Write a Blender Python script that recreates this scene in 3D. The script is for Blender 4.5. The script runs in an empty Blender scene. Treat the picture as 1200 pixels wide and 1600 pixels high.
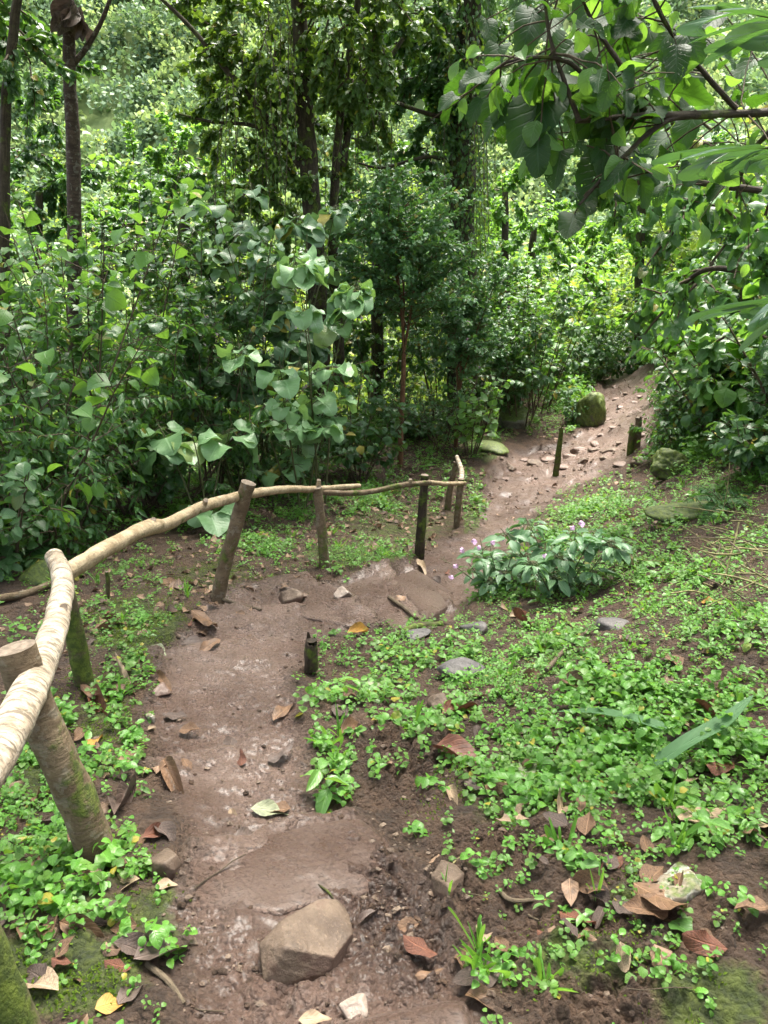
import bpy, math, bmesh
import numpy as np
from mathutils import Vector, Matrix

rad = math.radians
S = bpy.context.scene
C = S.collection
rng = np.random.default_rng(11)

# ------------------------------------------------------------------ camera, sky, sun, exposure
CAMZ, PITCH = 1.55, rad(20)
FPX = 1209.0                       # focal length in pixels of the 1200 x 1600 photograph
cam = bpy.data.objects.new('camera', bpy.data.cameras.new('camera'))
C.objects.link(cam); S.camera = cam
cam.location = (0, 0, CAMZ); cam.rotation_euler = (rad(90) - PITCH, 0, 0)
cam.data.sensor_fit = 'VERTICAL'; cam.data.sensor_height = 36; cam.data.lens = 36 * FPX / 1600
cam.data.clip_start = 0.05; cam.data.clip_end = 500

SUN_EL, SUN_AZ = rad(70), rad(20)      # azimuth clockwise from +y (away from the camera)
w = bpy.data.worlds.new('World'); S.world = w; w.use_nodes = True
nt = w.node_tree
sky = nt.nodes.new('ShaderNodeTexSky'); sky.sky_type = 'NISHITA'; sky.sun_disc = False
sky.sun_elevation = SUN_EL; sky.sun_rotation = SUN_AZ
sky.air_density = 1.0; sky.dust_density = 3.0; sky.ozone_density = 1.0
bg = nt.nodes['Background']; bg.inputs['Strength'].default_value = 0.09
hs = nt.nodes.new('ShaderNodeHueSaturation'); hs.inputs['Saturation'].default_value = .35      # thin white overcast
nt.links.new(sky.outputs[0], hs.inputs['Color']); nt.links.new(hs.outputs[0], bg.inputs[0])
sun = bpy.data.objects.new('sun', bpy.data.lights.new('sun', 'SUN')); C.objects.link(sun)
sun.data.energy = 3.6; sun.data.angle = rad(32); sun.data.color = (1, .94, .84)
sdir = Vector((math.sin(SUN_AZ) * math.cos(SUN_EL), math.cos(SUN_AZ) * math.cos(SUN_EL), math.sin(SUN_EL)))
sun.rotation_euler = sdir.to_track_quat('Z', 'Y').to_euler()
S.view_settings.view_transform = 'Standard'; S.view_settings.look = 'None'
S.view_settings.gamma = 1; S.view_settings.exposure = 2.65
cy = S.cycles
cy.max_bounces = 6; cy.diffuse_bounces = 4; cy.glossy_bounces = 2; cy.transmission_bounces = 4
cy.transparent_max_bounces = 8; cy.caustics_reflective = False; cy.caustics_refractive = False
cy.use_denoising = True; cy.use_adaptive_sampling = True; cy.adaptive_threshold = 0.02

# ------------------------------------------------------------------ photograph coordinates -> world
cP, sP = math.cos(PITCH), math.sin(PITCH)
def ray(px, py):
    a, b = (px - 600) / FPX, (800 - py) / FPX
    return np.array([a, cP + b * sP, -sP + b * cP])
def at_depth(px, py, d): return np.array([0, 0, CAMZ]) + ray(px, py) * d
def at_z(px, py, z):
    r = ray(px, py); return np.array([0, 0, CAMZ]) + r * ((z - CAMZ) / r[2])
def proj(P):
    P = np.asarray(P, float); y = P[..., 1]; z = P[..., 2] - CAMZ
    d = y * cP - z * sP; u = y * sP + z * cP
    d = np.where(d < 0.05, 0.05, d)
    return 600 + FPX * P[..., 0] / d, 800 - FPX * u / d, d

# ------------------------------------------------------------------ noise
def _hash(ix, iy, seed):
    h = (ix.astype(np.int64) * 374761393 + iy.astype(np.int64) * 668265263 + seed * 982451653) & 0xffffffff
    h = ((h ^ (h >> 13)) * 1274126177) & 0xffffffff
    h = h ^ (h >> 16)
    return (h & 0xffff) / 65535.0
def vnoise(x, y, seed=0):
    ix, iy = np.floor(x), np.floor(y); fx, fy = x - ix, y - iy
    fx = fx * fx * fx * (fx * (fx * 6 - 15) + 10); fy = fy * fy * fy * (fy * (fy * 6 - 15) + 10)
    a, b = _hash(ix, iy, seed), _hash(ix + 1, iy, seed)
    c, d = _hash(ix, iy + 1, seed), _hash(ix + 1, iy + 1, seed)
    return (a + (b - a) * fx + (c - a) * fy + (a - b - c + d) * fx * fy) * 2 - 1
def fbm(x, y, scale, octv=4, seed=0, rough=.5):
    s, a, f = 0, 1, 1 / scale
    for i in range(octv):
        s = s + a * vnoise(x * f + 17.3 * i, y * f - 9.1 * i, seed + i); a *= rough; f *= 2.03
    return s
def smooth(a, b, x):
    t = np.clip((x - a) / (b - a), 0, 1); return t * t * (3 - 2 * t)

# ------------------------------------------------------------------ terrain
PIX = [(600,1590,-.03),(500,1480,-.08),(450,1330,-.13),(400,1200,-.27),(380,1080,-.40),(390,990,-.52),(480,930,-.66),
 (600,930,-.78),(700,880,-1.0),(770,800,-1.25),(810,735,-1.35),(900,710,-1.3),(975,650,-1.2),(985,590,-1.0),
 (160,1330,-.10),(20,1560,0),(130,1080,-.40),(60,940,-.55),(250,860,-.8),(330,935,-.62),(510,888,-.82),(655,862,-1.02),
 (560,800,-1.05),(712,828,-1.2),(450,760,-1.15),(620,715,-1.3),(0,900,-.7),(300,770,-1.1),(150,800,-1.0),(750,700,-1.35),
 (700,1360,-.1),(720,1100,-.35),(560,1100,-.36),(500,1030,-.45),(900,1500,0),(1150,1550,.08),(1100,1350,.05),(1000,1200,-.1),
 (1150,1100,.0),(850,1000,-.5),(750,960,-.7),(1000,950,-.4),(1150,900,-.1),(850,900,-.85),(900,800,-1.0),(1000,780,-.8),(1030,745,-.85),(800,660,-1.3),(920,650,-1.2)]
CTRL = [tuple(at_z(*p)) for p in PIX]
CTRL += [(4.1,9,.1),(3.6,7,.1),(4.4,6,1.1),(5,10,.9),(6,8,2.4),(6.5,12,1.6),(3,4,.15),(2.5,2.5,.15),(2,1,.15),(6,4,1.5),(5.6,13,.3),(6.8,15,.2),(5.5,17,-1.2),
 (-3,10,-1.7),(-6,8,-1.8),(-2,14,-2.4),(2,16,-1.6),(0,20,-4),(6,22,-1.5),(-8,16,-4),(-5,4,-.9),(-4,2,-.5),(-2,0,0),(0,-2,.35),(3,-2,.4),
 (-10,25,-6),(5,30,-5),(12,20,2),(12,30,-1),(-15,5,-3),(15,8,5),(0,.3,.06),(-12,-6,-1),(10,-6,2.5),(0,-12,2),(-20,35,-8),(20,35,0),(0,42,-6)]
CTRL = np.array(CTRL)
def _k(d2): return np.where(d2 > 1e-9, .5 * d2 * np.log(np.maximum(d2, 1e-9)), 0)
_n = len(CTRL); _A = np.zeros((_n + 3, _n + 3))
_d2 = ((CTRL[:, None, :2] - CTRL[None, :, :2]) ** 2).sum(-1)
_A[:_n, :_n] = _k(_d2) + np.eye(_n) * .02
_A[:_n, _n:] = np.c_[np.ones(_n), CTRL[:, :2]]; _A[_n:, :_n] = _A[:_n, _n:].T
_w = np.linalg.solve(_A, np.r_[CTRL[:, 2], 0, 0, 0])
def Hbase(x, y):
    x, y = np.asarray(x, float), np.asarray(y, float); s = _w[_n] + _w[_n + 1] * x + _w[_n + 2] * y
    for i in range(_n): s = s + _w[i] * _k((x - CTRL[i, 0]) ** 2 + (y - CTRL[i, 1]) ** 2)
    return s
def hit(px, py, f=Hbase):
    r = ray(px, py); t = np.arange(.6, 60, .02)
    P = np.array([0, 0, CAMZ]) + t[:, None] * r
    below = P[:, 2] < f(P[:, 0], P[:, 1])
    i = int(np.argmax(below)) if below.any() else len(t) - 1
    return P[i]

LEFT = [(250,2300),(300,1800),(322,1600),(292,1500),(272,1420),(292,1330),(285,1270),(243,1180),(232,1080),(252,1020),(292,985),(332,945),(400,915),(470,900),
 (520,905),(600,893),(650,880),(690,845),(743,835),(747,790),(768,745),(800,708),(890,692),(930,645),(942,605),(962,580)]
RIGHT = [(1022,582),(1027,640),(1012,690),(965,728),(880,768),(842,800),(822,840),(795,870),(735,930),(700,958),(640,973),(560,983),(478,1000),(455,1060),
 (478,1150),(492,1230),(560,1290),(640,1350),(720,1450),(750,1600),(790,1800),(850,2300)]
POLY = np.array([hit(*p)[:2] for p in LEFT + RIGHT])
def poly_sd(x, y, P=POLY):
    """signed distance to the path outline, positive inside"""
    d = np.full(x.shape, 1e9); ins = np.zeros(x.shape, bool)
    for i in range(len(P)):
        ax, ay = P[i]; bx, by = P[(i + 1) % len(P)]
        ex, ey = bx - ax, by - ay
        t = np.clip(((x - ax) * ex + (y - ay) * ey) / (ex * ex + ey * ey + 1e-12), 0, 1)
        d = np.minimum(d, np.hypot(x - ax - t * ex, y - ay - t * ey))
        ins ^= ((ay > y) != (by > y)) & (x < (bx - ax) * (y - ay) / (by - ay + 1e-12) + ax)
    return np.where(ins, d, -d)
# step edges of the trodden stair (pixel segments and drop in metres)
EDGES = [((300,1330),(570,1275),.09),((240,1175),(480,1165),.05),((248,1022),(462,1000),.07),((330,945),(470,950),.04),((478,903),(600,975),.10),((612,893),(668,968),.09),((640,880),(720,935),.06),((745,838),(815,845),.05)]
ESEG = []
for a, b, h in EDGES:
    A, B = hit(*a)[:2], hit(*b)[:2]; e = (B - A) / np.linalg.norm(B - A); n = np.array([-e[1], e[0]])
    if n[1] < 0 and abs(n[1]) > .2: n = -n
    if n[0] < 0 and abs(n[1]) <= .2: n = -n
    ESEG.append((A, B, e, n, h))
# image-space density fields sampled on the ground: (px, py, rx, ry, weight)
def blobs(px, py, L):
    s = np.zeros(np.shape(px))
    for x, y, rx, ry, wt in L: s = np.maximum(s, wt * np.clip(1.35 - 1.0 * np.sqrt(((px - x) / rx) ** 2 + ((py - y) / ry) ** 2), 0, 1))
    return s
GREEN = [(895,655,25,30,.9),(1045,640,22,70,1),(940,590,20,16,.9),(1000,1150,330,190,1),(850,1060,260,110,1),(1130,980,160,120,1),(900,1260,180,60,.9),(1120,1260,150,110,1),(760,940,120,40,.7),(950,900,200,60,.9),
 (620,1030,130,45,.75),(530,1090,70,40,.5),(520,1180,35,70,.7),(930,810,110,55,.9),(880,850,80,40,.9),(1100,820,90,60,.6),(740,1130,70,60,.6),(650,1000,80,25,.8),
 (60,1280,120,110,1),(150,1470,110,60,.7),(60,1540,90,50,.6),(240,1560,60,40,.5),(960,1460,150,80,.7),(800,1400,80,80,.6),(1100,1340,110,60,.8),(1120,1400,90,60,.6),(860,1400,80,60,.55),(620,1080,60,30,.4),(640,1210,60,40,.25),(110,1000,80,50,.6),(180,1180,50,80,.6),(40,1460,60,60,.5),(150,1560,60,40,.5),(270,1480,25,60,.5),(60,1160,60,70,.8),(190,1370,70,60,.55),(240,1450,60,45,.7),(100,1420,80,60,.5),(200,1080,80,60,.45),(150,980,110,50,.45),(230,960,60,50,.5),
 (430,790,170,45,.75),(560,880,130,35,.9),(420,850,110,50,.6),(600,770,100,45,.65),(120,870,120,50,.7),(250,760,260,55,.85),(745,790,22,45,.8),(700,720,60,22,.5),
 (930,1390,90,60,.7),(780,1330,90,50,.55),(760,1500,45,100,.6),(1000,1480,70,50,.35),(860,1520,90,70,.6),(1090,1530,110,60,.7),(700,1180,60,50,.45),(800,1420,70,50,.6),(980,1330,90,40,.8),(1130,1460,80,40,.5),(700,1290,60,40,.3),(1000,1540,60,40,.3),(560,1580,20,12,.3),(1150,1590,70,25,.4),(640,1110,60,30,.3),
 (1130,770,80,70,.9),(1070,790,60,40,.8),(1150,860,70,60,.8),(1010,640,25,60,.8),(1080,700,60,60,.9),(870,640,60,40,.7),(950,565,60,14,.7),(1040,590,30,25,.9)]
MOSS = [(250,1430,60,60,.6),(900,1500,150,60,.45),(780,1250,120,60,.35),(330,900,100,40,.4),(620,820,150,50,.4),(120,1350,110,60,.5),(100,1530,130,70,1),(215,985,90,60,.7),(1120,1560,110,60,.7),(560,870,110,25,.6),(60,1180,50,90,.5),(180,1430,90,40,.5),(1030,1080,200,40,.35),(760,700,25,30,1),(1000,1400,60,40,.5),(740,820,18,40,.7),(160,1120,60,80,.4)]
SOIL = [(640,1180,110,90,.9),(820,1330,140,50,.9),(900,1450,190,90,.7),(1130,1440,70,60,.8),(940,1560,160,60,1),(700,1420,90,90,.9),(590,1090,50,30,.6),(80,960,90,30,.8)]
CHURN = [(640,1430,120,160,1.2),(480,1560,150,60,.7),(590,1260,90,60,.5),(420,1230,80,60,.4),(330,1480,60,120,.5)]
def Hfull(x, y, aux=False):
    x, y = np.asarray(x, float), np.asarray(y, float)
    hb = Hbase(x, y); sd = poly_sd(x, y) + .05 * fbm(x, y, .35, 3, 5) + .015 * fbm(x, y, .06, 2, 6)
    ins = smooth(-.05, .07, sd); r = np.hypot(x, y); near = smooth(14, 4, r)
    px, py, _ = proj(np.stack([x, y, hb], -1))
    soil = blobs(px, py, SOIL) * (y > .4)
    h = hb + .05 * fbm(x, y, 1.1, 3, 1) * (1 - ins) + .16 * fbm(x, y, 3.5, 2, 2) * smooth(7, 14, r) * (1 - ins)
    st = np.zeros_like(h)
    for A, B, e, n, dh in ESEG:
        u = (x - A[0]) * e[0] + (y - A[1]) * e[1]; L = np.hypot(*(B - A))
        t = (x - A[0]) * n[0] + (y - A[1]) * n[1] + .036 * fbm(x, y, .22, 3, 31) + .009 * fbm(x, y, .05, 3, 33)
        win = smooth(-.12, .06, u) * smooth(L + .12, L - .06, u)
        st += -dh * 1.0 * np.tanh(t / .014) * np.exp(-np.abs(t) / .36) * win
    h += st * smooth(-.12, .0, sd)
    # trodden mud: broad hollows, ridges, fine crumbs
    n1 = fbm(x, y, .16, 3, 11); n2 = fbm(x, y, .045, 3, 13); n3 = fbm(x * 1.0, y * 1.0, .016, 2, 15)
    rid = 1 - np.abs(fbm(x + .02 * n2, y + .02 * n1, .07, 3, 17))
    rough = .45 + .8 * smooth(.1, .6, fbm(x, y, .5, 2, 19) + .5)
    near_mud = smooth(3.2, 1.6, y)
    lump = np.abs(fbm(x, y, .085, 4, 23)); clod = np.abs(fbm(x + .01 * n2, y, .04, 4, 25))
    churn = np.clip(blobs(px, py, CHURN), 0, 1) * (y > .4)
    h += ins * (-.035 + .012 * n1 + near * (rough * (.0045 * n2 + .0022 * n3) + churn * (.016 * n2 + .030 * (lump - .4) + .012 * (clod - .3) + .012 * (rid - .6))))
    h += (1 - ins) * near * (.012 * fbm(x, y, .12, 4, 21) + .005 * n2 + .003 * n3 + soil * (.045 * (lump - .35) + .022 * (clod - .3) + .012 * n1 + .004 * n3))
    h -= .35 * np.maximum(0, r - 26)
    far = smooth(6.5, 9, y) * ins
    h += far * (.05 * np.maximum(0, fbm(x, y, .3, 3, 41)) + .015 * n1)
    if aux:
        moss = blobs(px, py, MOSS) * (y > .4) + .0 * x
        return h, sd, soil, moss, px, py
    return h
def H1(x, y): return float(Hfull(np.array([x]), np.array([y]))[0])
def ground(px, py):
    p = hit(px, py); return np.array([p[0], p[1], H1(p[0], p[1])])

# ------------------------------------------------------------------ mesh building
class Geo:
    def __init__(s): s.V, s.F, s.UV, s.M, s.n = [], [], [], [], 0
    def add(s, V, F, UV=None, mi=0):
        V = np.asarray(V, float).reshape(-1, 3)
        s.V.append(V); s.UV.append(np.zeros((len(V), 2)) if UV is None else np.asarray(UV).reshape(-1, 2))
        for f in (F if isinstance(F, list) else [F]):
            f = np.asarray(f, int)
            if len(f): s.F.append(f + s.n); s.M.append(np.full(len(f), mi))
        s.n += len(V)
    def build(s, name, mats, parent=None, smooth_=True, attrs=None, loc=None):
        if not isinstance(mats, (list, tuple)): mats = [mats]
        me = bpy.data.meshes.new(name)
        V = np.concatenate(s.V); UV = np.concatenate(s.UV)
        lv = np.concatenate([f.ravel() for f in s.F]); lt = np.concatenate([np.full(len(f), f.shape[1]) for f in s.F])
        me.vertices.add(len(V)); me.vertices.foreach_set('co', V.astype(np.float32).ravel())
        me.loops.add(len(lv)); me.loops.foreach_set('vertex_index', lv.astype(np.int32))
        me.polygons.add(len(lt)); me.polygons.foreach_set('loop_start', (np.cumsum(lt) - lt).astype(np.int32))
        me.polygons.foreach_set('loop_total', lt.astype(np.int32))
        me.polygons.foreach_set('use_smooth', np.full(len(lt), smooth_))
        me.polygons.foreach_set('material_index', np.concatenate(s.M).astype(np.int32))
        me.update(calc_edges=True)
        uvl = me.uv_layers.new(name='uv'); uvl.data.foreach_set('uv', UV[lv].astype(np.float32).ravel())
        for k, a in (attrs or {}).items():
            at = me.attributes.new(k, 'FLOAT', 'POINT'); at.data.foreach_set('value', np.asarray(a, np.float32))
        for m in mats: me.materials.append(m)
        o = bpy.data.objects.new(name, me); C.objects.link(o)
        if parent: o.parent = parent
        if loc is not None: o.location = loc
        return o
def tag(o, label=None, cat=None, group=None, kind=None):
    if label: o['label'] = label
    if cat: o['category'] = cat
    if group: o['group'] = group
    if kind: o['kind'] = kind
    return o
def empty(name, loc, label, cat, group=None, rz=0):
    o = bpy.data.objects.new(name, None); C.objects.link(o); o.location = loc; o.rotation_euler.z = rz
    o.empty_display_size = .1
    return tag(o, label, cat, group)
def norm(v): return v / np.maximum(np.linalg.norm(v, axis=-1, keepdims=True), 1e-9)
def tube(g, P, R, sides=6, cap=True, mi=0, capmi=None, wob=0, seed=0, flare=None):
    P = np.asarray(P, float); n = len(P); R = np.broadcast_to(np.asarray(R, float), (n,))
    T = norm(np.gradient(P, axis=0)); ref = np.array([.13, .31, .94]) if abs(T[0, 2]) < .9 else np.array([1., .1, .05])
    X = []; x = norm(np.cross(T[0], ref))
    for t in T:
        x = norm(x - t * (x @ t)); X.append(x)
    X = np.array(X); Y = np.cross(T, X)
    a = np.linspace(0, 2 * math.pi, sides, endpoint=False)
    rr = R[:, None] * np.ones(sides)
    if wob:
        L = np.r_[0, np.cumsum(np.linalg.norm(np.diff(P, axis=0), axis=1))]
        for k, (fa, am) in enumerate(((1, .5), (2, .35), (3, .3), (5, .15))):
            ph = vnoise(L / (R.mean() * 3.5), np.full(n, seed * 3.3 + k), 7) * 2.5 + seed + k
            rr = rr * (1 + wob * am * np.cos(fa * a[None] + ph[:, None]) * (1 + vnoise(L / (R.mean() * 1.6), np.full(n, seed + k * 5.), 9))[:, None])
    V = P[:, None] + rr[..., None] * (np.cos(a)[None, :, None] * X[:, None] + np.sin(a)[None, :, None] * Y[:, None])
    i = np.arange(n - 1)[:, None] * sides; j = np.arange(sides)[None]; j2 = (j + 1) % sides
    F = np.stack([i + j, i + j2, i + sides + j2, i + sides + j], -1).reshape(-1, 4)
    L = np.r_[0, np.cumsum(np.linalg.norm(np.diff(P, axis=0), axis=1))]
    UV = np.stack([np.broadcast_to(a / 6.283, (n, sides)), np.broadcast_to(L[:, None], (n, sides))], -1)
    g.add(V, F, UV, mi)
    if cap:
        for q, c, rev in ((V[0], P[0], 1), (V[-1], P[-1], 0)):
            W = np.concatenate([q, c[None]]); f = np.array([[k, (k + 1) % sides, sides] for k in range(sides)])
            if rev: f = f[:, ::-1]
            uv = np.stack([np.r_[np.cos(a), 0] * .5 + .5, np.r_[np.sin(a), 0] * .5 + .5], -1)
            g.add(W, f, uv, mi if capmi is None else capmi)
def spline(pts, n):
    """Catmull-Rom through the points"""
    p = np.asarray(pts, float); p = np.concatenate([[2 * p[0] - p[1]], p, [2 * p[-1] - p[-2]]]); m = len(p) - 3
    out = []
    for u in np.linspace(0, m - 1e-6, n):
        i = int(u); t = u - i; a, b, c, d = p[i:i + 4]
        out.append(.5 * ((2 * b) + (-a + c) * t + (2 * a - 5 * b + 4 * c - d) * t * t + (-a + 3 * b - 3 * c + d) * t ** 3))
    return np.array(out)
def poly(p0, d0, L, n, bend=0., wob=.1, rg=rng):
    P = [np.array(p0, float)]; d = norm(np.array(d0, float))
    for i in range(n):
        d = norm(d + np.array([0, 0, bend / n]) + rg.normal(0, wob, 3) / math.sqrt(n)); P.append(P[-1] + d * L / n)
    return np.array(P)

# ------------------------------------------------------------------ leaf templates: +y along the blade, +z upper face
def prof(kind, u):
    if kind == 'heart': return .62 * np.minimum(1, (u / .14) ** .55) * np.sqrt(np.clip(1 - ((u - .12) / .9) ** 2, 0, 1)) ** 1.25 * (u < 1)
    if kind == 'ovate': return .5 * np.sin(math.pi * np.clip(u, 0, 1) ** .72) ** .85
    if kind == 'lance': return .5 * np.sin(math.pi * np.clip(u, 0, 1) ** .75) ** 1.1
    if kind == 'round': return .52 * np.sin(math.pi * np.clip(u, 0, 1) ** .9) ** .6
    if kind == 'strap': return .5 * np.minimum(1, (u / .1) ** .6) * np.minimum(1, ((1 - u) / .45)) ** .8
def template(kind, rows, cols, fold=.25, bend=.35, wave=0., serr=0, twist=0., seed=0):
    r = np.random.default_rng(seed); u = np.linspace(0, 1, rows + 1) ** .95
    V, UV, idx = [], [], []
    for i, t in enumerate(u):
        ww = float(prof(kind, np.array(min(max(t, 1e-4), .9999))))
        if serr and 0 < i < rows: ww *= 1 + serr * (1 if i % 2 else -1)
        row = []
        if i == 0 or i == rows:
            row = [len(V)] * (cols + 1); V.append((0, t, 0)); UV.append((.5, t))
        else:
            for j in range(cols + 1):
                v = -1 + 2 * j / cols; x = v * ww; z = abs(v) * ww * fold + wave * ww * math.sin(t * 9 + v * 2 + seed) * v * v
                row.append(len(V)); V.append((x, t - .16 * (kind == 'heart') * v * v * (1 - t) ** 3, z)); UV.append((.5 + .5 * v, t))
        idx.append(row)
    V = np.array(V, float)
    th = bend * V[:, 1]                                   # bend down along the blade
    y, z0 = (np.sin(th) / bend, -(1 - np.cos(th)) / bend) if abs(bend) > 1e-6 else (V[:, 1].copy(), 0 * th)
    tw = twist * V[:, 1]
    X = V[:, 0] * np.cos(tw) - V[:, 2] * np.sin(tw); Z = V[:, 0] * np.sin(tw) + V[:, 2] * np.cos(tw)
    V = np.stack([X, y + Z * np.sin(th), z0 + Z * np.cos(th)], -1)
    Q, T3 = [], []
    for i in range(rows):
        for j in range(cols):
            f = [idx[i][j], idx[i][j + 1], idx[i + 1][j + 1], idx[i + 1][j]]
            q = list(dict.fromkeys(f))
            (Q if len(q) == 4 else T3).append(q)
    return V, np.array(Q, int).reshape(-1, 4), np.array(T3, int).reshape(-1, 3), np.array(UV, float)
def tset(kind, rows, cols, n=4, fold=.25, bend=.5, **k):
    return [template(kind, rows, cols, fold * f, bend * b, seed=i, twist=.5 * (i - 1.5) / 1.5, **k) for i, (f, b) in enumerate([(1, 1), (.6, 1.7), (1.4, .4), (.9, 2.3)][:n])]
T_BIG = tset('heart', 7, 4, fold=.22, bend=.7, wave=.18)
T_HERO = tset('heart', 16, 6, fold=.18, bend=.5, wave=.16, serr=.045)
T_OV = tset('ovate', 4, 2, fold=.3, bend=.7)
T_SM = tset('ovate', 2, 2, fold=.3, bend=.6)
T_LAN = tset('lance', 4, 2, fold=.3, bend=.9)
T_LANS = tset('lance', 2, 2, fold=.2, bend=.6)
T_RND = tset('round', 3, 2, fold=.2, bend=.5)
T_HN = tset('ovate', 5, 2, fold=.3, bend=.7)
T_OVN = tset('ovate', 7, 4, fold=.3, bend=.7, wave=.1)
T_STRAP = tset('strap', 9, 2, fold=.25, bend=1.0)
def leaves(g, tm, pos, d, nrm, L, W, mi=0, rg=rng):
    """a batch of leaves: W is width over length"""
    pos, d, nrm = (np.asarray(a, float).reshape(-1, 3) for a in (pos, d, nrm)); N = len(pos)
    if N == 0: return
    L = np.broadcast_to(L, (N,)); W = np.broadcast_to(W, (N,))
    d = norm(d); x = norm(np.cross(d, nrm)); n = np.cross(x, d)
    pick = rg.integers(0, len(tm), N)
    for k, (tv, q, t3, uv) in enumerate(tm):
        s = pick == k
        if not s.any(): continue
        l, ww = L[s][:, None, None], W[s][:, None, None]
        V = pos[s][:, None] + l * (x[s][:, None] * tv[None, :, :1] * ww + d[s][:, None] * tv[None, :, 1:2] + n[s][:, None] * tv[None, :, 2:] * np.sqrt(ww))
        off = (np.arange(s.sum()) * len(tv))[:, None, None]
        g.add(V, [(q[None] + off).reshape(-1, 4), (t3[None] + off).reshape(-1, 3)], np.broadcast_to(uv, (s.sum(), len(uv), 2)), mi)

# ------------------------------------------------------------------ materials
class NT:
    def __init__(s, name):
        s.m = bpy.data.materials.new(name); s.m.use_nodes = True; s.t = s.m.node_tree; s.t.nodes.clear()
        s.out = s.n('ShaderNodeOutputMaterial')
    def n(s, ty, **kw):
        o = s.t.nodes.new(ty)
        for k, v in kw.items(): setattr(o, k, v)
        return o
    def set(s, sock, v):
        if isinstance(v, bpy.types.NodeSocket): s.t.links.new(v, sock)
        elif isinstance(v, (tuple, list)) and len(v) == 3 and sock.type == 'RGBA': sock.default_value = (*v, 1)
        else: sock.default_value = v
    def math(s, op, a, b=0., c=None, clamp=False):
        o = s.n('ShaderNodeMath', operation=op, use_clamp=clamp); s.set(o.inputs[0], a); s.set(o.inputs[1], b)
        if c is not None: s.set(o.inputs[2], c)
        return o.outputs[0]
    def mix(s, f, a, b, mode='MIX'):
        o = s.n('ShaderNodeMix', data_type='RGBA', blend_type=mode); s.set(o.inputs[0], f); s.set(o.inputs[6], a); s.set(o.inputs[7], b); return o.outputs[2]
    def ramp(s, f, *stops):
        o = s.n('ShaderNodeValToRGB'); e = o.color_ramp.elements
        while len(e) < len(stops): e.new(.5)
        for i, (p, c) in enumerate(stops): e[i].position = p; e[i].color = (*(c if isinstance(c, tuple) else (c, c, c)), 1)
        s.set(o.inputs[0], f); return o.outputs[0]
    def rng(s, v, a, b, c=0., d=1.):
        o = s.n('ShaderNodeMapRange', interpolation_type='SMOOTHSTEP'); s.set(o.inputs[0], v)
        for i, k in enumerate((a, b, c, d)): s.set(o.inputs[1 + i], k)
        return o.outputs[0]
    def noise(s, vec, scale, detail=4, rough=.55, dist=0.):
        o = s.n('ShaderNodeTexNoise'); s.set(o.inputs['Vector'], vec); s.set(o.inputs['Scale'], scale); s.set(o.inputs['Detail'], detail)
        s.set(o.inputs['Roughness'], rough); s.set(o.inputs['Distortion'], dist); return o.outputs[0]
    def voro(s, vec, scale, feature='F1'):
        o = s.n('ShaderNodeTexVoronoi', feature=feature); s.set(o.inputs['Vector'], vec); s.set(o.inputs['Scale'], scale); return o
    def vmul(s, vec, k):
        o = s.n('ShaderNodeVectorMath', operation='MULTIPLY'); s.set(o.inputs[0], vec); o.inputs[1].default_value = k; return o.outputs[0]
    def obj(s): return s.n('ShaderNodeTexCoord').outputs['Object']
    def geo(s, k): return s.n('ShaderNodeNewGeometry').outputs[k]
    def attr(s, k): return s.n('ShaderNodeAttribute', attribute_name=k).outputs['Fac']
    def sep(s, v):
        o = s.n('ShaderNodeSeparateXYZ'); s.set(o.inputs[0], v); return o.outputs
    def bump(s, h, strength=.5, dist=.01, nrm=None):
        o = s.n('ShaderNodeBump'); s.set(o.inputs['Height'], h); o.inputs['Strength'].default_value = strength; o.inputs['Distance'].default_value = dist
        if nrm is not None: s.set(o.inputs['Normal'], nrm)
        return o.outputs[0]
    def pbr(s, col, rough=.6, spec=.5, nrm=None, **kw):
        o = s.n('ShaderNodeBsdfPrincipled'); s.set(o.inputs['Base Color'], col); s.set(o.inputs['Roughness'], rough); s.set(o.inputs['Specular IOR Level'], spec)
        if nrm is not None: s.set(o.inputs['Normal'], nrm)
        for k, v in kw.items(): s.set(o.inputs[k], v)
        return o.outputs[0]
    def done(s, sh): s.t.links.new(sh, s.out.inputs[0]); return s.m

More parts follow.
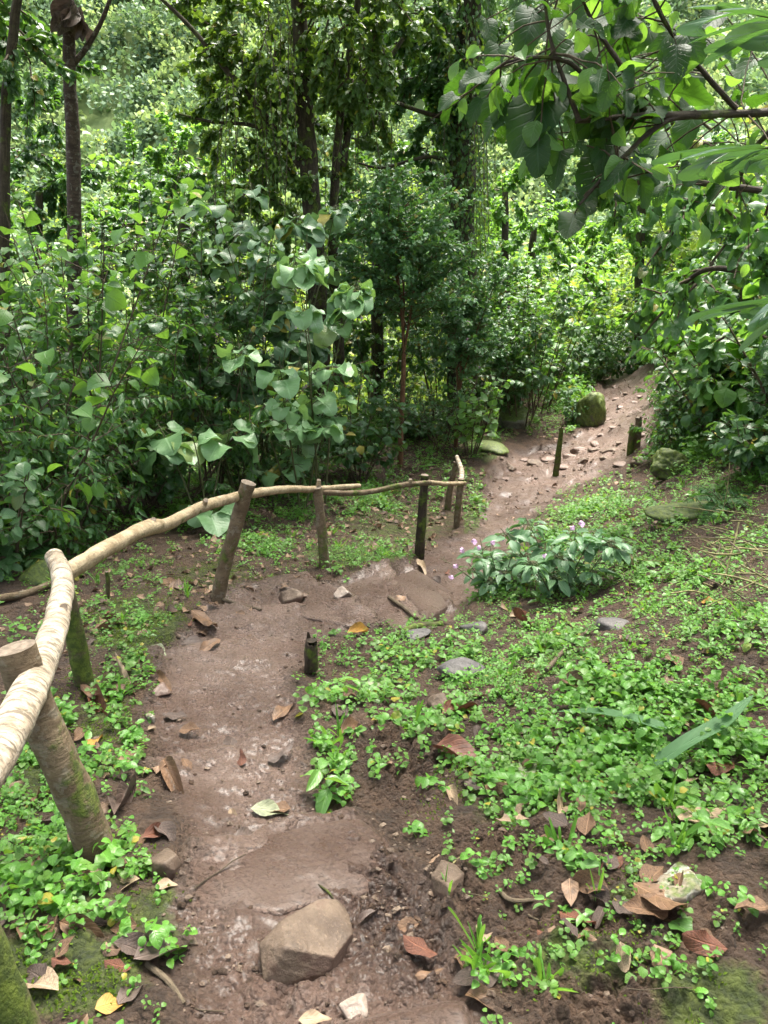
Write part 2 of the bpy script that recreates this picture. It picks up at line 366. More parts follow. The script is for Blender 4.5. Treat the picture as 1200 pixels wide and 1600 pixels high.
def leaf_mat(name, dark, light, trans, under=None, rough=.40, spec=.5, veins=.5, tw=.35, side=9, holes=False, yellow=.03, sheen=0.):
    """leaf: colour varies per blade, pale midrib and side veins, light passes through"""
    k = NT(name); uv = k.n('ShaderNodeUVMap', uv_map='uv').outputs[0]; x, y, _ = k.sep(uv)
    r = k.geo('Random Per Island'); r2 = k.math('FRACT', k.math('MULTIPLY', r, 7.31)); r3 = k.math('FRACT', k.math('MULTIPLY', r, 23.7))
    col = k.mix(r, dark, light)
    ob = k.obj(); nz = k.noise(ob, 3., 3)
    col = k.mix(k.rng(nz, .35, .7, 0, .55), col, k.mix(.5, dark, light))
    av = k.math('ABSOLUTE', k.math('SUBTRACT', x, .5))
    mid = k.rng(av, .012, .05, 1, 0)
    sv = k.math('ABSOLUTE', k.math('SUBTRACT', k.math('FRACT', k.math('MULTIPLY', k.math('SUBTRACT', y, k.math('MULTIPLY', av, .55)), side)), .5))
    sv = k.rng(sv, .0, .16, 1, 0)
    vein = k.math('MAXIMUM', mid, k.math('MULTIPLY', sv, .5))
    pale = tuple(min(1, c * 1.5 + .03) for c in light)
    col = k.mix(k.math('MULTIPLY', vein, veins), col, pale)
    col = k.mix(k.math('MULTIPLY', k.rng(r2, 1 - yellow, 1 - yellow + .01), .85), col, (.30, .24, .03))
    blot = k.noise(ob, 40., 4); col = k.mix(k.rng(blot, .66, .74, 0, .35), col, (.10, .09, .03))
    if under is None: under = tuple(min(1, c * 1.15 + .015) for c in light)
    fcol = k.mix(k.geo('Backfacing'), col, k.mix(.75, col, under))
    nrm = k.bump(k.math('ADD', k.math('MULTIPLY', vein, -1), k.math('MULTIPLY', k.noise(ob, 60., 2), .4)), .5, .004)
    p = k.pbr(fcol, k.math('MULTIPLY_ADD', r3, .16, rough - .08), spec, nrm)
    t = k.n('ShaderNodeBsdfTranslucent'); k.set(t.inputs[0], k.mix(k.math('MULTIPLY', vein, .5), k.mix(r, trans, tuple(c * 1.25 for c in trans)), tuple(c * .6 for c in trans))); k.set(t.inputs[1], nrm)
    mx = k.n('ShaderNodeMixShader'); mx.inputs[0].default_value = tw * .85; k.t.links.new(p, mx.inputs[1]); k.t.links.new(t.outputs[0], mx.inputs[2]); sh = mx.outputs[0]
    if holes:
        cmb = k.n('ShaderNodeCombineXYZ'); k.set(cmb.inputs[0], k.math('MULTIPLY', x, 14.)); k.set(cmb.inputs[1], k.math('MULTIPLY', y, 18.)); k.set(cmb.inputs[2], k.math('MULTIPLY', r, 60.))
        v = k.voro(cmb.outputs[0], 1.); cs = k.sep(v.outputs['Color'])
        size = k.math('MULTIPLY', k.rng(cs[0], .62, 1.0), k.math('MULTIPLY', k.rng(r2, .25, .6), .42))
        h = k.math('LESS_THAN', v.outputs['Distance'], size)
        tr = k.n('ShaderNodeBsdfTransparent'); m2 = k.n('ShaderNodeMixShader'); k.set(m2.inputs[0], h); k.t.links.new(sh, m2.inputs[1]); k.t.links.new(tr.outputs[0], m2.inputs[2]); sh = m2.outputs[0]
    return k.done(sh)

M = {}
M['heart'] = leaf_mat('grey green heart leaf', (.060, .130, .062), (.135, .230, .120), (.18, .36, .07), rough=.36, spec=.6, veins=.35, tw=.28)  # base colour raised to include the pale sky sheen
M['heartpale'] = leaf_mat('pale heart leaf', (.12, .24, .10), (.21, .36, .17), (.24, .42, .08), rough=.36, spec=.55, veins=.3, tw=.28)
M['bright'] = leaf_mat('light green broad leaf', (.035, .10, .018), (.085, .20, .035), (.26, .50, .05), rough=.42, veins=.4, tw=.42)
M['over'] = leaf_mat('eaten canopy leaf', (.005, .019, .007), (.015, .047, .014), (.12, .30, .02), rough=.6, spec=.25, veins=.5, tw=.28, holes=True, side=8)  # base colour darkened to imitate leaves shaded against a bright background
M['lance'] = leaf_mat('narrow drooping leaf', (.022, .075, .018), (.070, .160, .048), (.18, .40, .04), rough=.32, tw=.30, side=12)
M['small'] = leaf_mat('small glossy leaf', (.020, .060, .018), (.062, .145, .046), (.16, .35, .03), rough=.38, spec=.5, tw=.25, side=7)
M['sapling'] = leaf_mat('sapling leaf', (.032, .095, .036), (.095, .195, .078), (.16, .36, .045), rough=.38, spec=.5, tw=.25, side=7)
M['vine'] = leaf_mat('hanging vine leaf', (.026, .070, .016), (.085, .155, .036), (.22, .36, .03), rough=.40, tw=.35, side=6)
M['yellowish'] = leaf_mat('sunlit shrub leaf', (.050, .115, .015), (.13, .22, .030), (.36, .52, .05), rough=.5, tw=.45, side=6, yellow=.06)
M['fern'] = leaf_mat('fern pinna', (.022, .070, .020), (.050, .130, .035), (.14, .34, .04), rough=.5, spec=.35, tw=.35, side=10)
M['strap'] = leaf_mat('long strap leaf', (.030, .075, .035), (.070, .140, .075), (.14, .32, .05), rough=.34, spec=.6, tw=.25, side=2, veins=.3)
M['herb'] = leaf_mat('ground herb leaf', (.045, .140, .016), (.110, .265, .034), (.28, .54, .05), rough=.38, spec=.45, tw=.33, side=5, veins=.35, yellow=.012)
M['herb_round'] = leaf_mat('round herb leaf', (.040, .115, .016), (.105, .21, .032), (.26, .46, .04), rough=.42, spec=.45, tw=.35, side=5, veins=.3, yellow=.04)
M['herb_broad'] = leaf_mat('broad herb leaf', (.060, .155, .032), (.135, .275, .062), (.30, .56, .06), rough=.38, spec=.5, tw=.33, side=7, veins=.5, yellow=.02)
M['blade'] = leaf_mat('fallen strap', (.040, .095, .038), (.07, .15, .06), (.14, .30, .05), rough=.62, spec=.25, tw=.15, side=2, veins=.3)
M['impatiens'] = leaf_mat('balsam leaf', (.055, .14, .055), (.125, .23, .105), (.12, .30, .05), rough=.36, spec=.55, tw=.25, side=10, yellow=.0)
M['far'] = leaf_mat('far hillside leaf', (.11, .17, .06), (.24, .32, .13), (.34, .46, .14), rough=.6, spec=.3, tw=.35, veins=0., yellow=.02)  # base colour lightened to imitate distant haze and open daylight
M['fardark'] = leaf_mat('far wood leaf', (.055, .115, .060), (.150, .235, .125), (.20, .32, .10), rough=.6, spec=.3, tw=.3, veins=0.)  # haze and daylight of the far slope paled into the base colour

def mosscol(k, ob, sc=1.):
    return k.mix(k.rng(k.noise(ob, 28. * sc, 4, .6), .3, .7), (.028, .048, .008), (.100, .135, .018))
def ground_mat():
    k = NT('forest soil and trodden mud'); ob = k.obj(); worn = k.attr('worn'); mud = k.attr('mud'); moss = k.attr('moss'); soil = k.attr('soil'); wet = k.attr('wet')
    big, mid, fine, gr = k.noise(ob, 1.6, 4), k.noise(ob, 9., 5, .6), k.noise(ob, 55., 5, .65), k.noise(ob, 230., 4, .7)
    dirt = k.mix(k.rng(mid, .3, .7), (.042, .022, .012), (.110, .062, .036))
    dirt = k.mix(k.rng(fine, .45, .75, 0, .6), dirt, (.16, .098, .060))
    dirt = k.mix(k.rng(gr, .60, .72, 0, .55), dirt, (.022, .012, .008))
    mudc = k.mix(k.rng(big, .35, .65), (.096, .057, .042), (.184, .124, .099))
    mudc = k.mix(k.rng(mid, .38, .72, 0, .6), mudc, (.088, .051, .036))
    mudc = k.mix(k.rng(fine, .56, .74, 0, .45), mudc, (.075, .045, .032))
    mudc = k.mix(k.rng(gr, .56, .70, 0, .4), mudc, (.22, .15, .115))
    mudc = k.mix(k.math('MULTIPLY', wet, .7), mudc, (.075, .042, .029))
    mudc = k.mix(k.math('MULTIPLY', worn, k.rng(mid, .35, .65, 0., .5)), mudc, (.215, .150, .120))
    col = k.mix(mud, dirt, mudc)
    mm = k.rng(k.math('MULTIPLY', moss, k.math('ADD', k.noise(ob, 14., 5, .6), .35)), .38, .62)
    col = k.mix(k.math('MULTIPLY', mm, .92), col, mosscol(k, ob))
    rgh = k.mix(mud, (.88,) * 3, k.ramp(k.math('ADD', k.math('MULTIPLY', mid, .6), k.math('MULTIPLY', fine, .4)), (.38, .22), (.66, .50)))
    rgh = k.mix(mm, rgh, (.95,) * 3)
    h = k.math('ADD', k.math('MULTIPLY', fine, .9), k.math('MULTIPLY', gr, .45))
    h = k.math('ADD', h, k.math('MULTIPLY', mid, 1.4))
    vd = k.n('ShaderNodeVectorMath', operation='ADD'); k.set(vd.inputs[0], ob); nv = k.n('ShaderNodeTexNoise'); k.set(nv.inputs['Vector'], ob); nv.inputs['Scale'].default_value = 30.; k.set(vd.inputs[1], k.vmul(nv.outputs[1], (.03, .03, .03)))
    vc = k.voro(vd.outputs[0], 60., 'F1').outputs['Distance']; vb = k.voro(vd.outputs[0], 24., 'DISTANCE_TO_EDGE').outputs['Distance']
    h = k.math('ADD', h, k.math('MULTIPLY', vc, -1.3)); h = k.math('ADD', h, k.math('MULTIPLY', k.math('MULTIPLY', k.rng(vb, 0, .09), k.math('MULTIPLY_ADD', big, .7, -.15)), k.math('MULTIPLY_ADD', mud, -.8, .8)))
    h = k.math('ADD', h, k.math('MULTIPLY', k.noise(ob, 100., 6, .75, .4), 1.1))
    h = k.math('MULTIPLY', h, k.math('MAXIMUM', k.math('MULTIPLY_ADD', mud, -.5, 1.), k.math('MULTIPLY', wet, 1.1)))
    nrm = k.bump(h, 1., .028)
    film = k.math('MULTIPLY', mud, k.rng(k.noise(ob, 2.6, 3, .5), .35, .65, .08, .36))
    return k.done(k.pbr(col, rgh, .5, nrm, **{'Coat Weight': film, 'Coat Roughness': .36}))
def stone_mat(name, a, b, mossy=0., mud=0., white=0., rough=.62):
    k = NT(name); ob = k.obj(); n1, n2, n3 = k.noise(ob, 5., 5, .6), k.noise(ob, 22., 5, .65), k.noise(ob, 110., 4, .7)
    col = k.mix(k.rng(n1, .35, .65), a, b); col = k.mix(k.rng(n2, .5, .72, 0, .6), col, tuple(c * .45 for c in a)); col = k.mix(k.rng(n3, .55, .7, 0, .45), col, tuple(min(1, c * 1.5) for c in b))
    nz = k.sep(k.geo('Normal'))[2]
    if white: col = k.mix(k.math('MULTIPLY', k.rng(k.noise(ob, 13., 5, .65), .46, .54), white), col, (.47, .47, .41))
    if mud: col = k.mix(k.math('MULTIPLY', k.rng(k.math('ADD', k.noise(ob, 12., 5), k.math('MULTIPLY', nz, -.22)), .38, .55), mud), col, (.10, .062, .045))
    rgh = rough
    if mossy:
        mm = k.math('MULTIPLY', k.rng(k.math('ADD', k.noise(ob, 6., 5, .65), k.math('MULTIPLY', nz, .25)), .72 - mossy * .3, .84 - mossy * .3), .95)
        col = k.mix(mm, col, mosscol(k, ob, 1.5))
    nrm = k.bump(k.math('ADD', k.math('ADD', n2, k.math('MULTIPLY', n3, .5)), n1), .6, .012)
    return k.done(k.pbr(col, rgh, .4, nrm))
def bark_mat(name, a, b, c, ring=0., mossy=0., lich=0., vert=0.):
    k = NT(name); uv = k.n('ShaderNodeUVMap', uv_map='uv').outputs[0]; ob = k.obj()
    n1, n2 = k.noise(ob, 14., 5, .6), k.noise(ob, 70., 5, .65)
    col = k.mix(k.rng(n1, .35, .65), a, b); col = k.mix(k.rng(n2, .5, .7, 0, .7), col, c); h = n2
    if ring:
        rg = k.noise(k.vmul(uv, (3., 42., 1.)), 1., 5, .7, .6); col = k.mix(k.rng(rg, .47, .60, 0, ring), col, tuple(q * .38 for q in a)); col = k.mix(k.rng(rg, .30, .40, ring * .8, 0), col, tuple(min(1, q * 1.5) for q in b)); h = k.math('ADD', n2, k.math('MULTIPLY', rg, -2.))
    if vert:
        rg = k.noise(k.vmul(uv, (18., 5., 1.)), 1., 5, .7, .3); col = k.mix(k.rng(rg, .45, .62, 0, vert), col, tuple(q * .35 for q in a)); h = k.math('ADD', n2, k.math('MULTIPLY', rg, -2.))
    if lich: col = k.mix(k.rng(k.noise(ob, 24., 4, .6), .56, .62, 0, lich), col, (.42, .44, .38))
    if mossy:
        mm = k.rng(k.noise(ob, 8., 5, .65), .62 - mossy * .28, .74 - mossy * .28); col = k.mix(k.math('MULTIPLY', mm, .9), col, mosscol(k, ob, 1.4)); h = k.math('ADD', h, k.math('MULTIPLY', mm, k.noise(ob, 160., 3)))
    return k.done(k.pbr(col, .8, .3, k.bump(h, .6, .008)))
def dead_mat(name, a, b):
    k = NT(name); uv = k.n('ShaderNodeUVMap', uv_map='uv').outputs[0]; x, y, _ = k.sep(uv); ob = k.obj(); r = k.geo('Random Per Island')
    av = k.math('ABSOLUTE', k.math('SUBTRACT', x, .5)); mid = k.rng(av, .01, .05, 1, 0)
    sv = k.rng(k.math('ABSOLUTE', k.math('SUBTRACT', k.math('FRACT', k.math('MULTIPLY', k.math('SUBTRACT', y, k.math('MULTIPLY', av, .55)), 9)), .5)), 0, .16, 1, 0)
    vein = k.math('MAXIMUM', mid, k.math('MULTIPLY', sv, .4))
    col = k.mix(r, a, b); col = k.mix(k.rng(k.noise(ob, 24., 5, .6), .4, .68, 0, .75), col, tuple(q * .35 for q in a)); col = k.mix(k.math('MULTIPLY', vein, .5), col, tuple(min(1, q * 1.35) for q in b))
    nrm = k.bump(k.math('ADD', k.math('MULTIPLY', vein, -1), k.noise(ob, 70., 4)), .6, .004)
    p = k.pbr(col, .55, .4, nrm); t = k.n('ShaderNodeBsdfTranslucent'); k.set(t.inputs[0], col); mx = k.n('ShaderNodeMixShader'); mx.inputs[0].default_value = .12
    k.t.links.new(p, mx.inputs[1]); k.t.links.new(t.outputs[0], mx.inputs[2]); return k.done(mx.outputs[0])
def plain(name, a, b, rough=.7, sc=30.):
    k = NT(name); ob = k.obj(); n = k.noise(ob, sc, 4, .6); return k.done(k.pbr(k.mix(k.rng(n, .35, .65), a, b), rough, .35, k.bump(n, .4, .004)))
M['ground'] = ground_mat()
M['stone'] = stone_mat('wet brown stone', (.062, .041, .029), (.150, .108, .076), mud=1.)
M['stonepale'] = stone_mat('pale path stone', (.20, .155, .125), (.33, .27, .23), mud=.5)
M['stonemoss'] = stone_mat('mossy boulder', (.10, .095, .075), (.24, .225, .185), mossy=.65)
M['stonegreen'] = stone_mat('moss covered boulder', (.06, .055, .04), (.12, .11, .08), mossy=1.25)
M['stonewhite'] = stone_mat('white lichen stone', (.16, .13, .095), (.30, .26, .20), mossy=.3, white=.9, mud=.6)
M['slab'] = stone_mat('muddy step slab', (.120, .078, .062), (.205, .145, .120), mud=.75, rough=.40)
M['slate'] = stone_mat('dark slate', (.055, .05, .05), (.115, .105, .10), mud=.3)
M['rail'] = bark_mat('pale ringed bark', (.27, .215, .155), (.42, .36, .285), (.15, .105, .07), ring=.85, lich=.35)
M['railtan'] = bark_mat('tan peeled pole', (.26, .195, .115), (.40, .32, .21), (.14, .095, .055), ring=.3, mossy=.16)
M['post'] = bark_mat('brown post bark', (.105, .073, .043), (.165, .122, .076), (.055, .036, .022), ring=.25, mossy=.35, lich=.12)
M['postmoss'] = bark_mat('mossy post bark', (.055, .043, .024), (.10, .08, .045), (.03, .022, .012), mossy=.85)
M['postdark'] = bark_mat('dark wet post', (.028, .020, .013), (.055, .040, .026), (.012, .009, .006), vert=.5, mossy=.3)
M['cutend'] = plain('grey cut wood end', (.10, .076, .056), (.19, .15, .115), .8, 60.)
M['trunk'] = bark_mat('dark trunk bark', (.040, .030, .021), (.075, .060, .042), (.018, .013, .009), vert=.6, mossy=.3)
M['trunkring'] = bark_mat('ringed dark stem', (.050, .034, .027), (.085, .060, .048), (.022, .014, .011), ring=.6, lich=.2)
M['redstem'] = bark_mat('rust red stem', (.125, .060, .032), (.20, .105, .060), (.075, .035, .018), vert=.7, mossy=.25)
M['twig'] = bark_mat('brown twig', (.070, .052, .033), (.13, .10, .066), (.035, .025, .016), vert=.3)
M['gstem'] = plain('green brown stem', (.050, .060, .022), (.10, .10, .045), .6, 20.)
M['dead'] = dead_mat('brown dead leaf', (.115, .062, .034), (.24, .145, .085))
M['deadred'] = dead_mat('red brown dead leaf', (.105, .038, .022), (.20, .080, .045))
M['deadpale'] = dead_mat('tan dead leaf', (.27, .19, .12), (.42, .32, .22))
M['deadgrey'] = dead_mat('grey brown wet leaf', (.070, .047, .038), (.135, .098, .082))
M['deadyel'] = dead_mat('orange yellow dead leaf', (.34, .17, .035), (.48, .30, .07))
M['deadgreen'] = dead_mat('grey green fallen leaf', (.20, .22, .13), (.32, .34, .22))
M['litter'] = dead_mat('leaf litter', (.060, .034, .022), (.30, .19, .12))
M['mosstuft'] = leaf_mat('moss tuft', (.040, .085, .010), (.11, .17, .020), (.25, .35, .04), rough=.9, spec=.1, veins=0., tw=.4, yellow=.0)
M['pink'] = plain('pink petal', (.66, .36, .62), (.80, .56, .76), .5, 50.)
M['red'] = plain('red flower', (.55, .06, .02), (.75, .12, .04), .5, 50.)
M['hill'] = plain('pale grassy hillside', (.07, .11, .035), (.15, .20, .07), .95, .25)
M['straw'] = plain('dry straw', (.085, .085, .030), (.19, .165, .075), .8, 40.)

# ------------------------------------------------------------------ the setting: ground, path, hillside
ang = np.unique(np.r_[np.arange(-180, -40, 4.), np.arange(-40, 40.01, .115), np.arange(44, 180.1, 4.)])
ang = np.radians(ang[:-1] if ang[-1] >= 179.9 else ang)
rr = np.exp(np.r_[np.arange(math.log(.25), math.log(.95), .02), np.arange(math.log(.95), math.log(3.4), .0033), np.arange(math.log(3.4), math.log(14), .006), np.arange(math.log(14), math.log(48), .02)]); na, nr = len(ang), len(rr)
GX, GY = (rr[:, None] * np.sin(ang)[None]).ravel(), (rr[:, None] * np.cos(ang)[None]).ravel()
GH, GSD, GSOIL, GMOSS, GPX, GPY = Hfull(GX, GY, True)
GV = np.stack([GX, GY, GH], -1)
i = np.arange(nr - 1)[:, None]; j = np.arange(na)[None]; j2 = (j + 1) % na
GQ = np.stack([i * na + j, i * na + j2, (i + 1) * na + j2, (i + 1) * na + j], -1).reshape(-1, 4)
mudv = smooth(-.06, .05, GSD)
wetv = np.clip(blobs(GPX, GPY, [(640,1420,130,150,1),(600,1250,120,60,.6),(420,920,60,30,.5),(700,1330,80,60,.8)]) * (GY > 0) , 0, 1)
wornv = np.zeros(len(GX))
for A, B_, e_, n_, dh in ESEG:
    u = (GX - A[0]) * e_[0] + (GY - A[1]) * e_[1]; L_ = np.hypot(*(B_ - A)); t = (GX - A[0]) * n_[0] + (GY - A[1]) * n_[1] + .036 * fbm(GX, GY, .22, 3, 31) + .009 * fbm(GX, GY, .05, 3, 33)
    wornv = np.maximum(wornv, smooth(.0, -.012, t) * smooth(-.16, -.02, t) * smooth(0, .08, u) * smooth(L_, L_ - .08, u))
inside = GSD[GQ].mean(1) > 0
def sub(name, faces, attrs):
    u, inv = np.unique(faces, return_inverse=True); g = Geo(); g.add(GV[u], inv.reshape(-1, 4))
    return g.build(name, M['ground'], attrs={k: v[u] for k, v in attrs.items()})
at_ = {'mud': mudv, 'moss': np.clip(GMOSS * (1 - mudv * .9) + .22 * (GY > 0), 0, 1), 'soil': GSOIL, 'wet': wetv, 'worn': wornv}
gnd = sub('ground', GQ[~inside], at_); tag(gnd, kind='structure')
pth = sub('muddy_path', GQ[inside], at_); tag(pth, kind='structure')
g = Geo(); a = np.arange(na); g.add(np.r_[GV[:na], [[0, 0, GH[:na].mean()]]], np.stack([(a + 1) % na, a, np.full(na, na)], -1))
o = g.build('ground_underfoot', M['ground']); tag(o, kind='structure'); o.name = 'ground'
# the far side of the valley
hx, hy = np.meshgrid(np.linspace(-90, 90, 150), np.linspace(22, 150, 90))
hz = -9 + 46 * smooth(36, 120, hy) + .55 * np.maximum(0, hy - 40) * .35 + 2.2 * fbm(hx, hy, 18, 3, 51) + 8 * fbm(hx, hy, 60, 2, 55)
def hillz(x, y): return -9 + 46 * smooth(36, 120, y) + .55 * np.maximum(0, y - 40) * .35 + 2.2 * fbm(x, y, 18, 3, 51) + 8 * fbm(x, y, 60, 2, 55)
g = Geo(); ii, jj = np.meshgrid(np.arange(89), np.arange(149), indexing='ij'); q = ii * 150 + jj
g.add(np.stack([hx, hy, hz], -1), np.stack([q, q + 1, q + 151, q + 150], -1).reshape(-1, 4))
tag(g.build('hillside', M['hill']), kind='structure')

# ------------------------------------------------------------------ plants
UP = np.array([0, 0, 1.])
def perp(d, rg):
    v = rg.normal(0, 1, d.shape); return norm(v - d * (v * d).sum(-1, keepdims=True))
def along(tw, n, rg, lo=.15, hi=1., power=1.):
    """n random points on a list of polylines -> position, direction"""
    L = np.array([np.linalg.norm(np.diff(t, axis=0), axis=1).sum() for t in tw]); k = rg.choice(len(tw), n, p=L / L.sum())
    u = lo + (hi - lo) * rg.random(n) ** power
    pos, d = np.zeros((n, 3)), np.zeros((n, 3))
    for a in np.unique(k):
        t = tw[a]; s = np.where(k == a)[0]; f = u[s] * (len(t) - 1); i0 = np.minimum(f.astype(int), len(t) - 2); fr = (f - i0)[:, None]
        pos[s] = t[i0] * (1 - fr) + t[i0 + 1] * fr; d[s] = norm(t[i0 + 1] - t[i0])
    return pos, d
def leafset(g, tw, n, sp, rg):
    tm, (l0, l1), W = sp['t'], sp['L'], sp['W']; droop, side = sp.get('droop', .3), sp.get('side', 1.)
    if sp.get('whorl'):
        m = sp['whorl']; c = max(1, n // m); pos, d = along(tw, c, rg, .82, 1.)
        pos, d = np.repeat(pos, m, 0), np.repeat(d, m, 0); n = len(pos)
        az = np.tile(np.arange(m) * 2.4, c) + np.repeat(rg.random(c) * 6.3, m) + rg.normal(0, .2, n)
        sd = np.stack([np.cos(az), np.sin(az), 0 * az], -1); pet = sp.get('pet', .3)
        L = l0 + (l1 - l0) * rg.random(n) ** .8; age = np.tile(np.linspace(.35, 1, m), c)
        L = L * (.5 + .5 * age); p2 = pos - d * (age * sp.get('gap', .12))[:, None] + (sd + UP * .35 * (1 - age)[:, None]) * (L * pet)[:, None]
        dr = norm(sd + UP * (.45 * (1 - age) - droop * age * (.6 + .8 * rg.random(n)))[:, None]); nr_ = norm(UP + rg.normal(0, .28, (n, 3)) + sd * .25)
        leaves(g, tm, p2, dr, nr_, L, W * (.85 + .3 * rg.random(n)), 0, rg); return pos, p2
    pos, d = along(tw, n, rg, sp.get('lo', .1), 1.)
    sd = perp(d, rg); sd[:, 2] *= .45; sd = norm(sd)
    dr = norm(d * sp.get('fwd', .6) + sd * side + np.array([0, 0, -1]) * (droop * (.5 + rg.random(n)))[:, None])
    nr_ = norm(UP * sp.get('flat', 1.) + rg.normal(0, sp.get('tilt', .4), (n, 3)))
    L = l0 + (l1 - l0) * rg.random(n)
    p2 = pos + norm(sd + .3 * d) * (L * sp.get('pet', .12))[:, None]
    leaves(g, tm, p2, dr, nr_, L, W * (.8 + .4 * rg.random(n)), 0, rg); return pos, p2
SP = {
 'heart': dict(t=T_BIG, L=(.13, .22), W=.95, whorl=7, pet=.55, droop=.45, gap=.14, mat='heart', bark='gstem', n=330, stems=8, tw=5),
 'bright': dict(t=T_OV, L=(.12, .20), W=.85, droop=.35, tilt=.35, pet=.2, mat='bright', bark='twig', n=420, stems=7, tw=6),
 'lance': dict(t=T_LAN, L=(.08, .13), W=.34, droop=.9, fwd=.7, tilt=.6, mat='lance', bark='twig', n=2300, stems=9, tw=10, arch=-1.1),
 'small': dict(t=T_SM, L=(.05, .085), W=.62, droop=.25, tilt=.5, mat='small', bark='twig', n=3200, stems=8, tw=11),
 'mid': dict(t=T_OV, L=(.075, .125), W=.66, droop=.35, tilt=.45, mat='small', bark='twig', n=1500, stems=8, tw=9),
 'round': dict(t=T_RND, L=(.06, .12), W=.95, droop=.3, tilt=.4, pet=.3, mat='bright', bark='twig', n=1100, stems=7, tw=8),
 'yellow': dict(t=T_LANS, L=(.06, .11), W=.5, droop=.1, tilt=.6, mat='yellowish', bark='twig', n=2600, stems=9, tw=10),
 'sap': dict(t=T_OV, L=(.055, .095), W=.52, droop=.05, fwd=.9, tilt=.5, side=.9, mat='sapling', bark='twig', n=2600, stems=9, tw=9),
}
def shrub(name, label, cat, base, Ht, R, kind, seed, group=None, n=None, trunk=0., lean=(.1, .55), up=(0, 0), shape=None, flowers=0, mat=None, stemr=.012, L=None, taper=1., tw=None, stems=None):
    """stems (and trunk) with forking twigs; leaves set along the twigs"""
    sp = dict(SP[kind]); rg = np.random.default_rng(seed)
    if L: sp['L'] = L
    e = empty(name, base, label, cat, group)
    g = Geo(); twigs = []
    o0 = np.array([0, 0, -.05]); trunkP = None
    if trunk:
        trunkP = poly(o0, (up[0], up[1], 1), trunk * Ht + .05, 8, 0, .05, rg); tube(g, trunkP, np.linspace(stemr * 2.6, stemr * 1.7, 9), 8, wob=.12, seed=seed)
        o0 = trunkP[-1]
    ns = stems or sp['stems']; rem = Ht - o0[2]
    for i in range(ns):
        az = 6.283 * (i + rg.random() * .7) / ns; le = lean[0] + (lean[1] - lean[0]) * rg.random(); top = rem * (.62 + .4 * rg.random()) * (1 - .25 * le)
        d0 = np.array([math.cos(az) * le * R / Ht * 2 + up[0], math.sin(az) * le * R / Ht * 2 + up[1], 1])
        s0 = o0 + (np.array([math.cos(az), math.sin(az), 0]) * R * .12 if not trunk else -UP * rg.random() * rem * .0)
        P = poly(s0, d0, top * (1 + .35 * le), 9, sp.get('arch', -.25) * (.4 + le), .14, rg)
        tube(g, P, np.linspace(stemr, stemr * .3, len(P)), 5, seed=seed)
        nt_ = tw or sp['tw']
        for k in range(nt_):
            u = .28 + .7 * (k + rg.random()) / nt_; i0 = min(int(u * 9), 8); q = P[i0]; dd = norm(P[i0 + 1] - P[i0]); sd = perp(dd[None], rg)[0]; sd[2] = abs(sd[2]) * .4
            tl = R * (.62 - .30 * u * taper) * (.6 + .7 * rg.random())
            T = poly(q, norm(sd + dd * .55), tl, 5, sp.get('arch', -.25) * .8, .2, rg); tube(g, T, np.linspace(stemr * .4, stemr * .15, 6), 4, cap=False); twigs.append(T)
            if rg.random() < .6:
                T2 = poly(T[2], norm(perp(dd[None], rg)[0] + sd * .6 + UP * .2), tl * .6, 4, sp.get('arch', -.25) * .8, .2, rg); tube(g, T2, np.linspace(stemr * .3, stemr * .12, 5), 4, cap=False); twigs.append(T2)
        twigs.append(P[5:])
    lg = Geo(); a, b = leafset(lg, twigs, n or sp['n'], sp, rg)
    if sp.get('pet', 0) > .25:
        for p, q in zip(a, b): tube(g, np.array([p, (p + q) / 2 + [0, 0, .006], q]), .0022, 3, cap=False)
    g.build('trunk' if trunk else 'stems', M[sp['bark']] if not trunk else M['redstem'], e)
    lg.build('crown' if trunk else 'foliage', M[mat or sp['mat']], e)
    if flowers:
        fg = Geo(); p, d = along(twigs, flowers, rg, .9, 1); q = np.repeat(p, 14, 0) + rg.normal(0, .018, (flowers * 14, 3)) + UP * .03
        leaves(fg, T_SM, q, perp(np.repeat(d, 14, 0), rg), rg.normal(0, 1, q.shape), .012, .7, 0, rg); fg.build('blossom', M['pink'], e)
    return e
def copy_tree(o, loc, rz, sc, label, group=None):
    c = o.copy(); C.objects.link(c); c.location = loc; c.rotation_euler.z = rz; c.scale = (sc,) * 3 if not isinstance(sc, tuple) else sc; c['label'] = label
    if group: c['group'] = group
    for ch in o.children:
        k = ch.copy(); C.objects.link(k); k.parent = c
    return c
def column(px, yd):
    """ground point in the image column px at the forward distance yd"""
    z = -1.
    for _ in range(6):
        d = yd * cP - (z - CAMZ) * sP; x = (px - 600) / FPX * d; z = H1(x, yd)
    return np.array([x, yd, z])
def top_h(px, py, base):
    """height above BASE of the sight line through row py at BASE's distance"""
    r = ray(px, py); return CAMZ + r[2] / r[1] * base[1] - base[2]
def bush(name, label, cat, px, yd, top, wpx, kind, seed, **k):
    b = column(px, yd); Ht = max(.3, top_h(px, top, b)); d = yd * cP - (b[2] - CAMZ) * sP
    return shrub(name, label, cat, b, Ht, wpx / FPX * d / 2, kind, seed, **k)
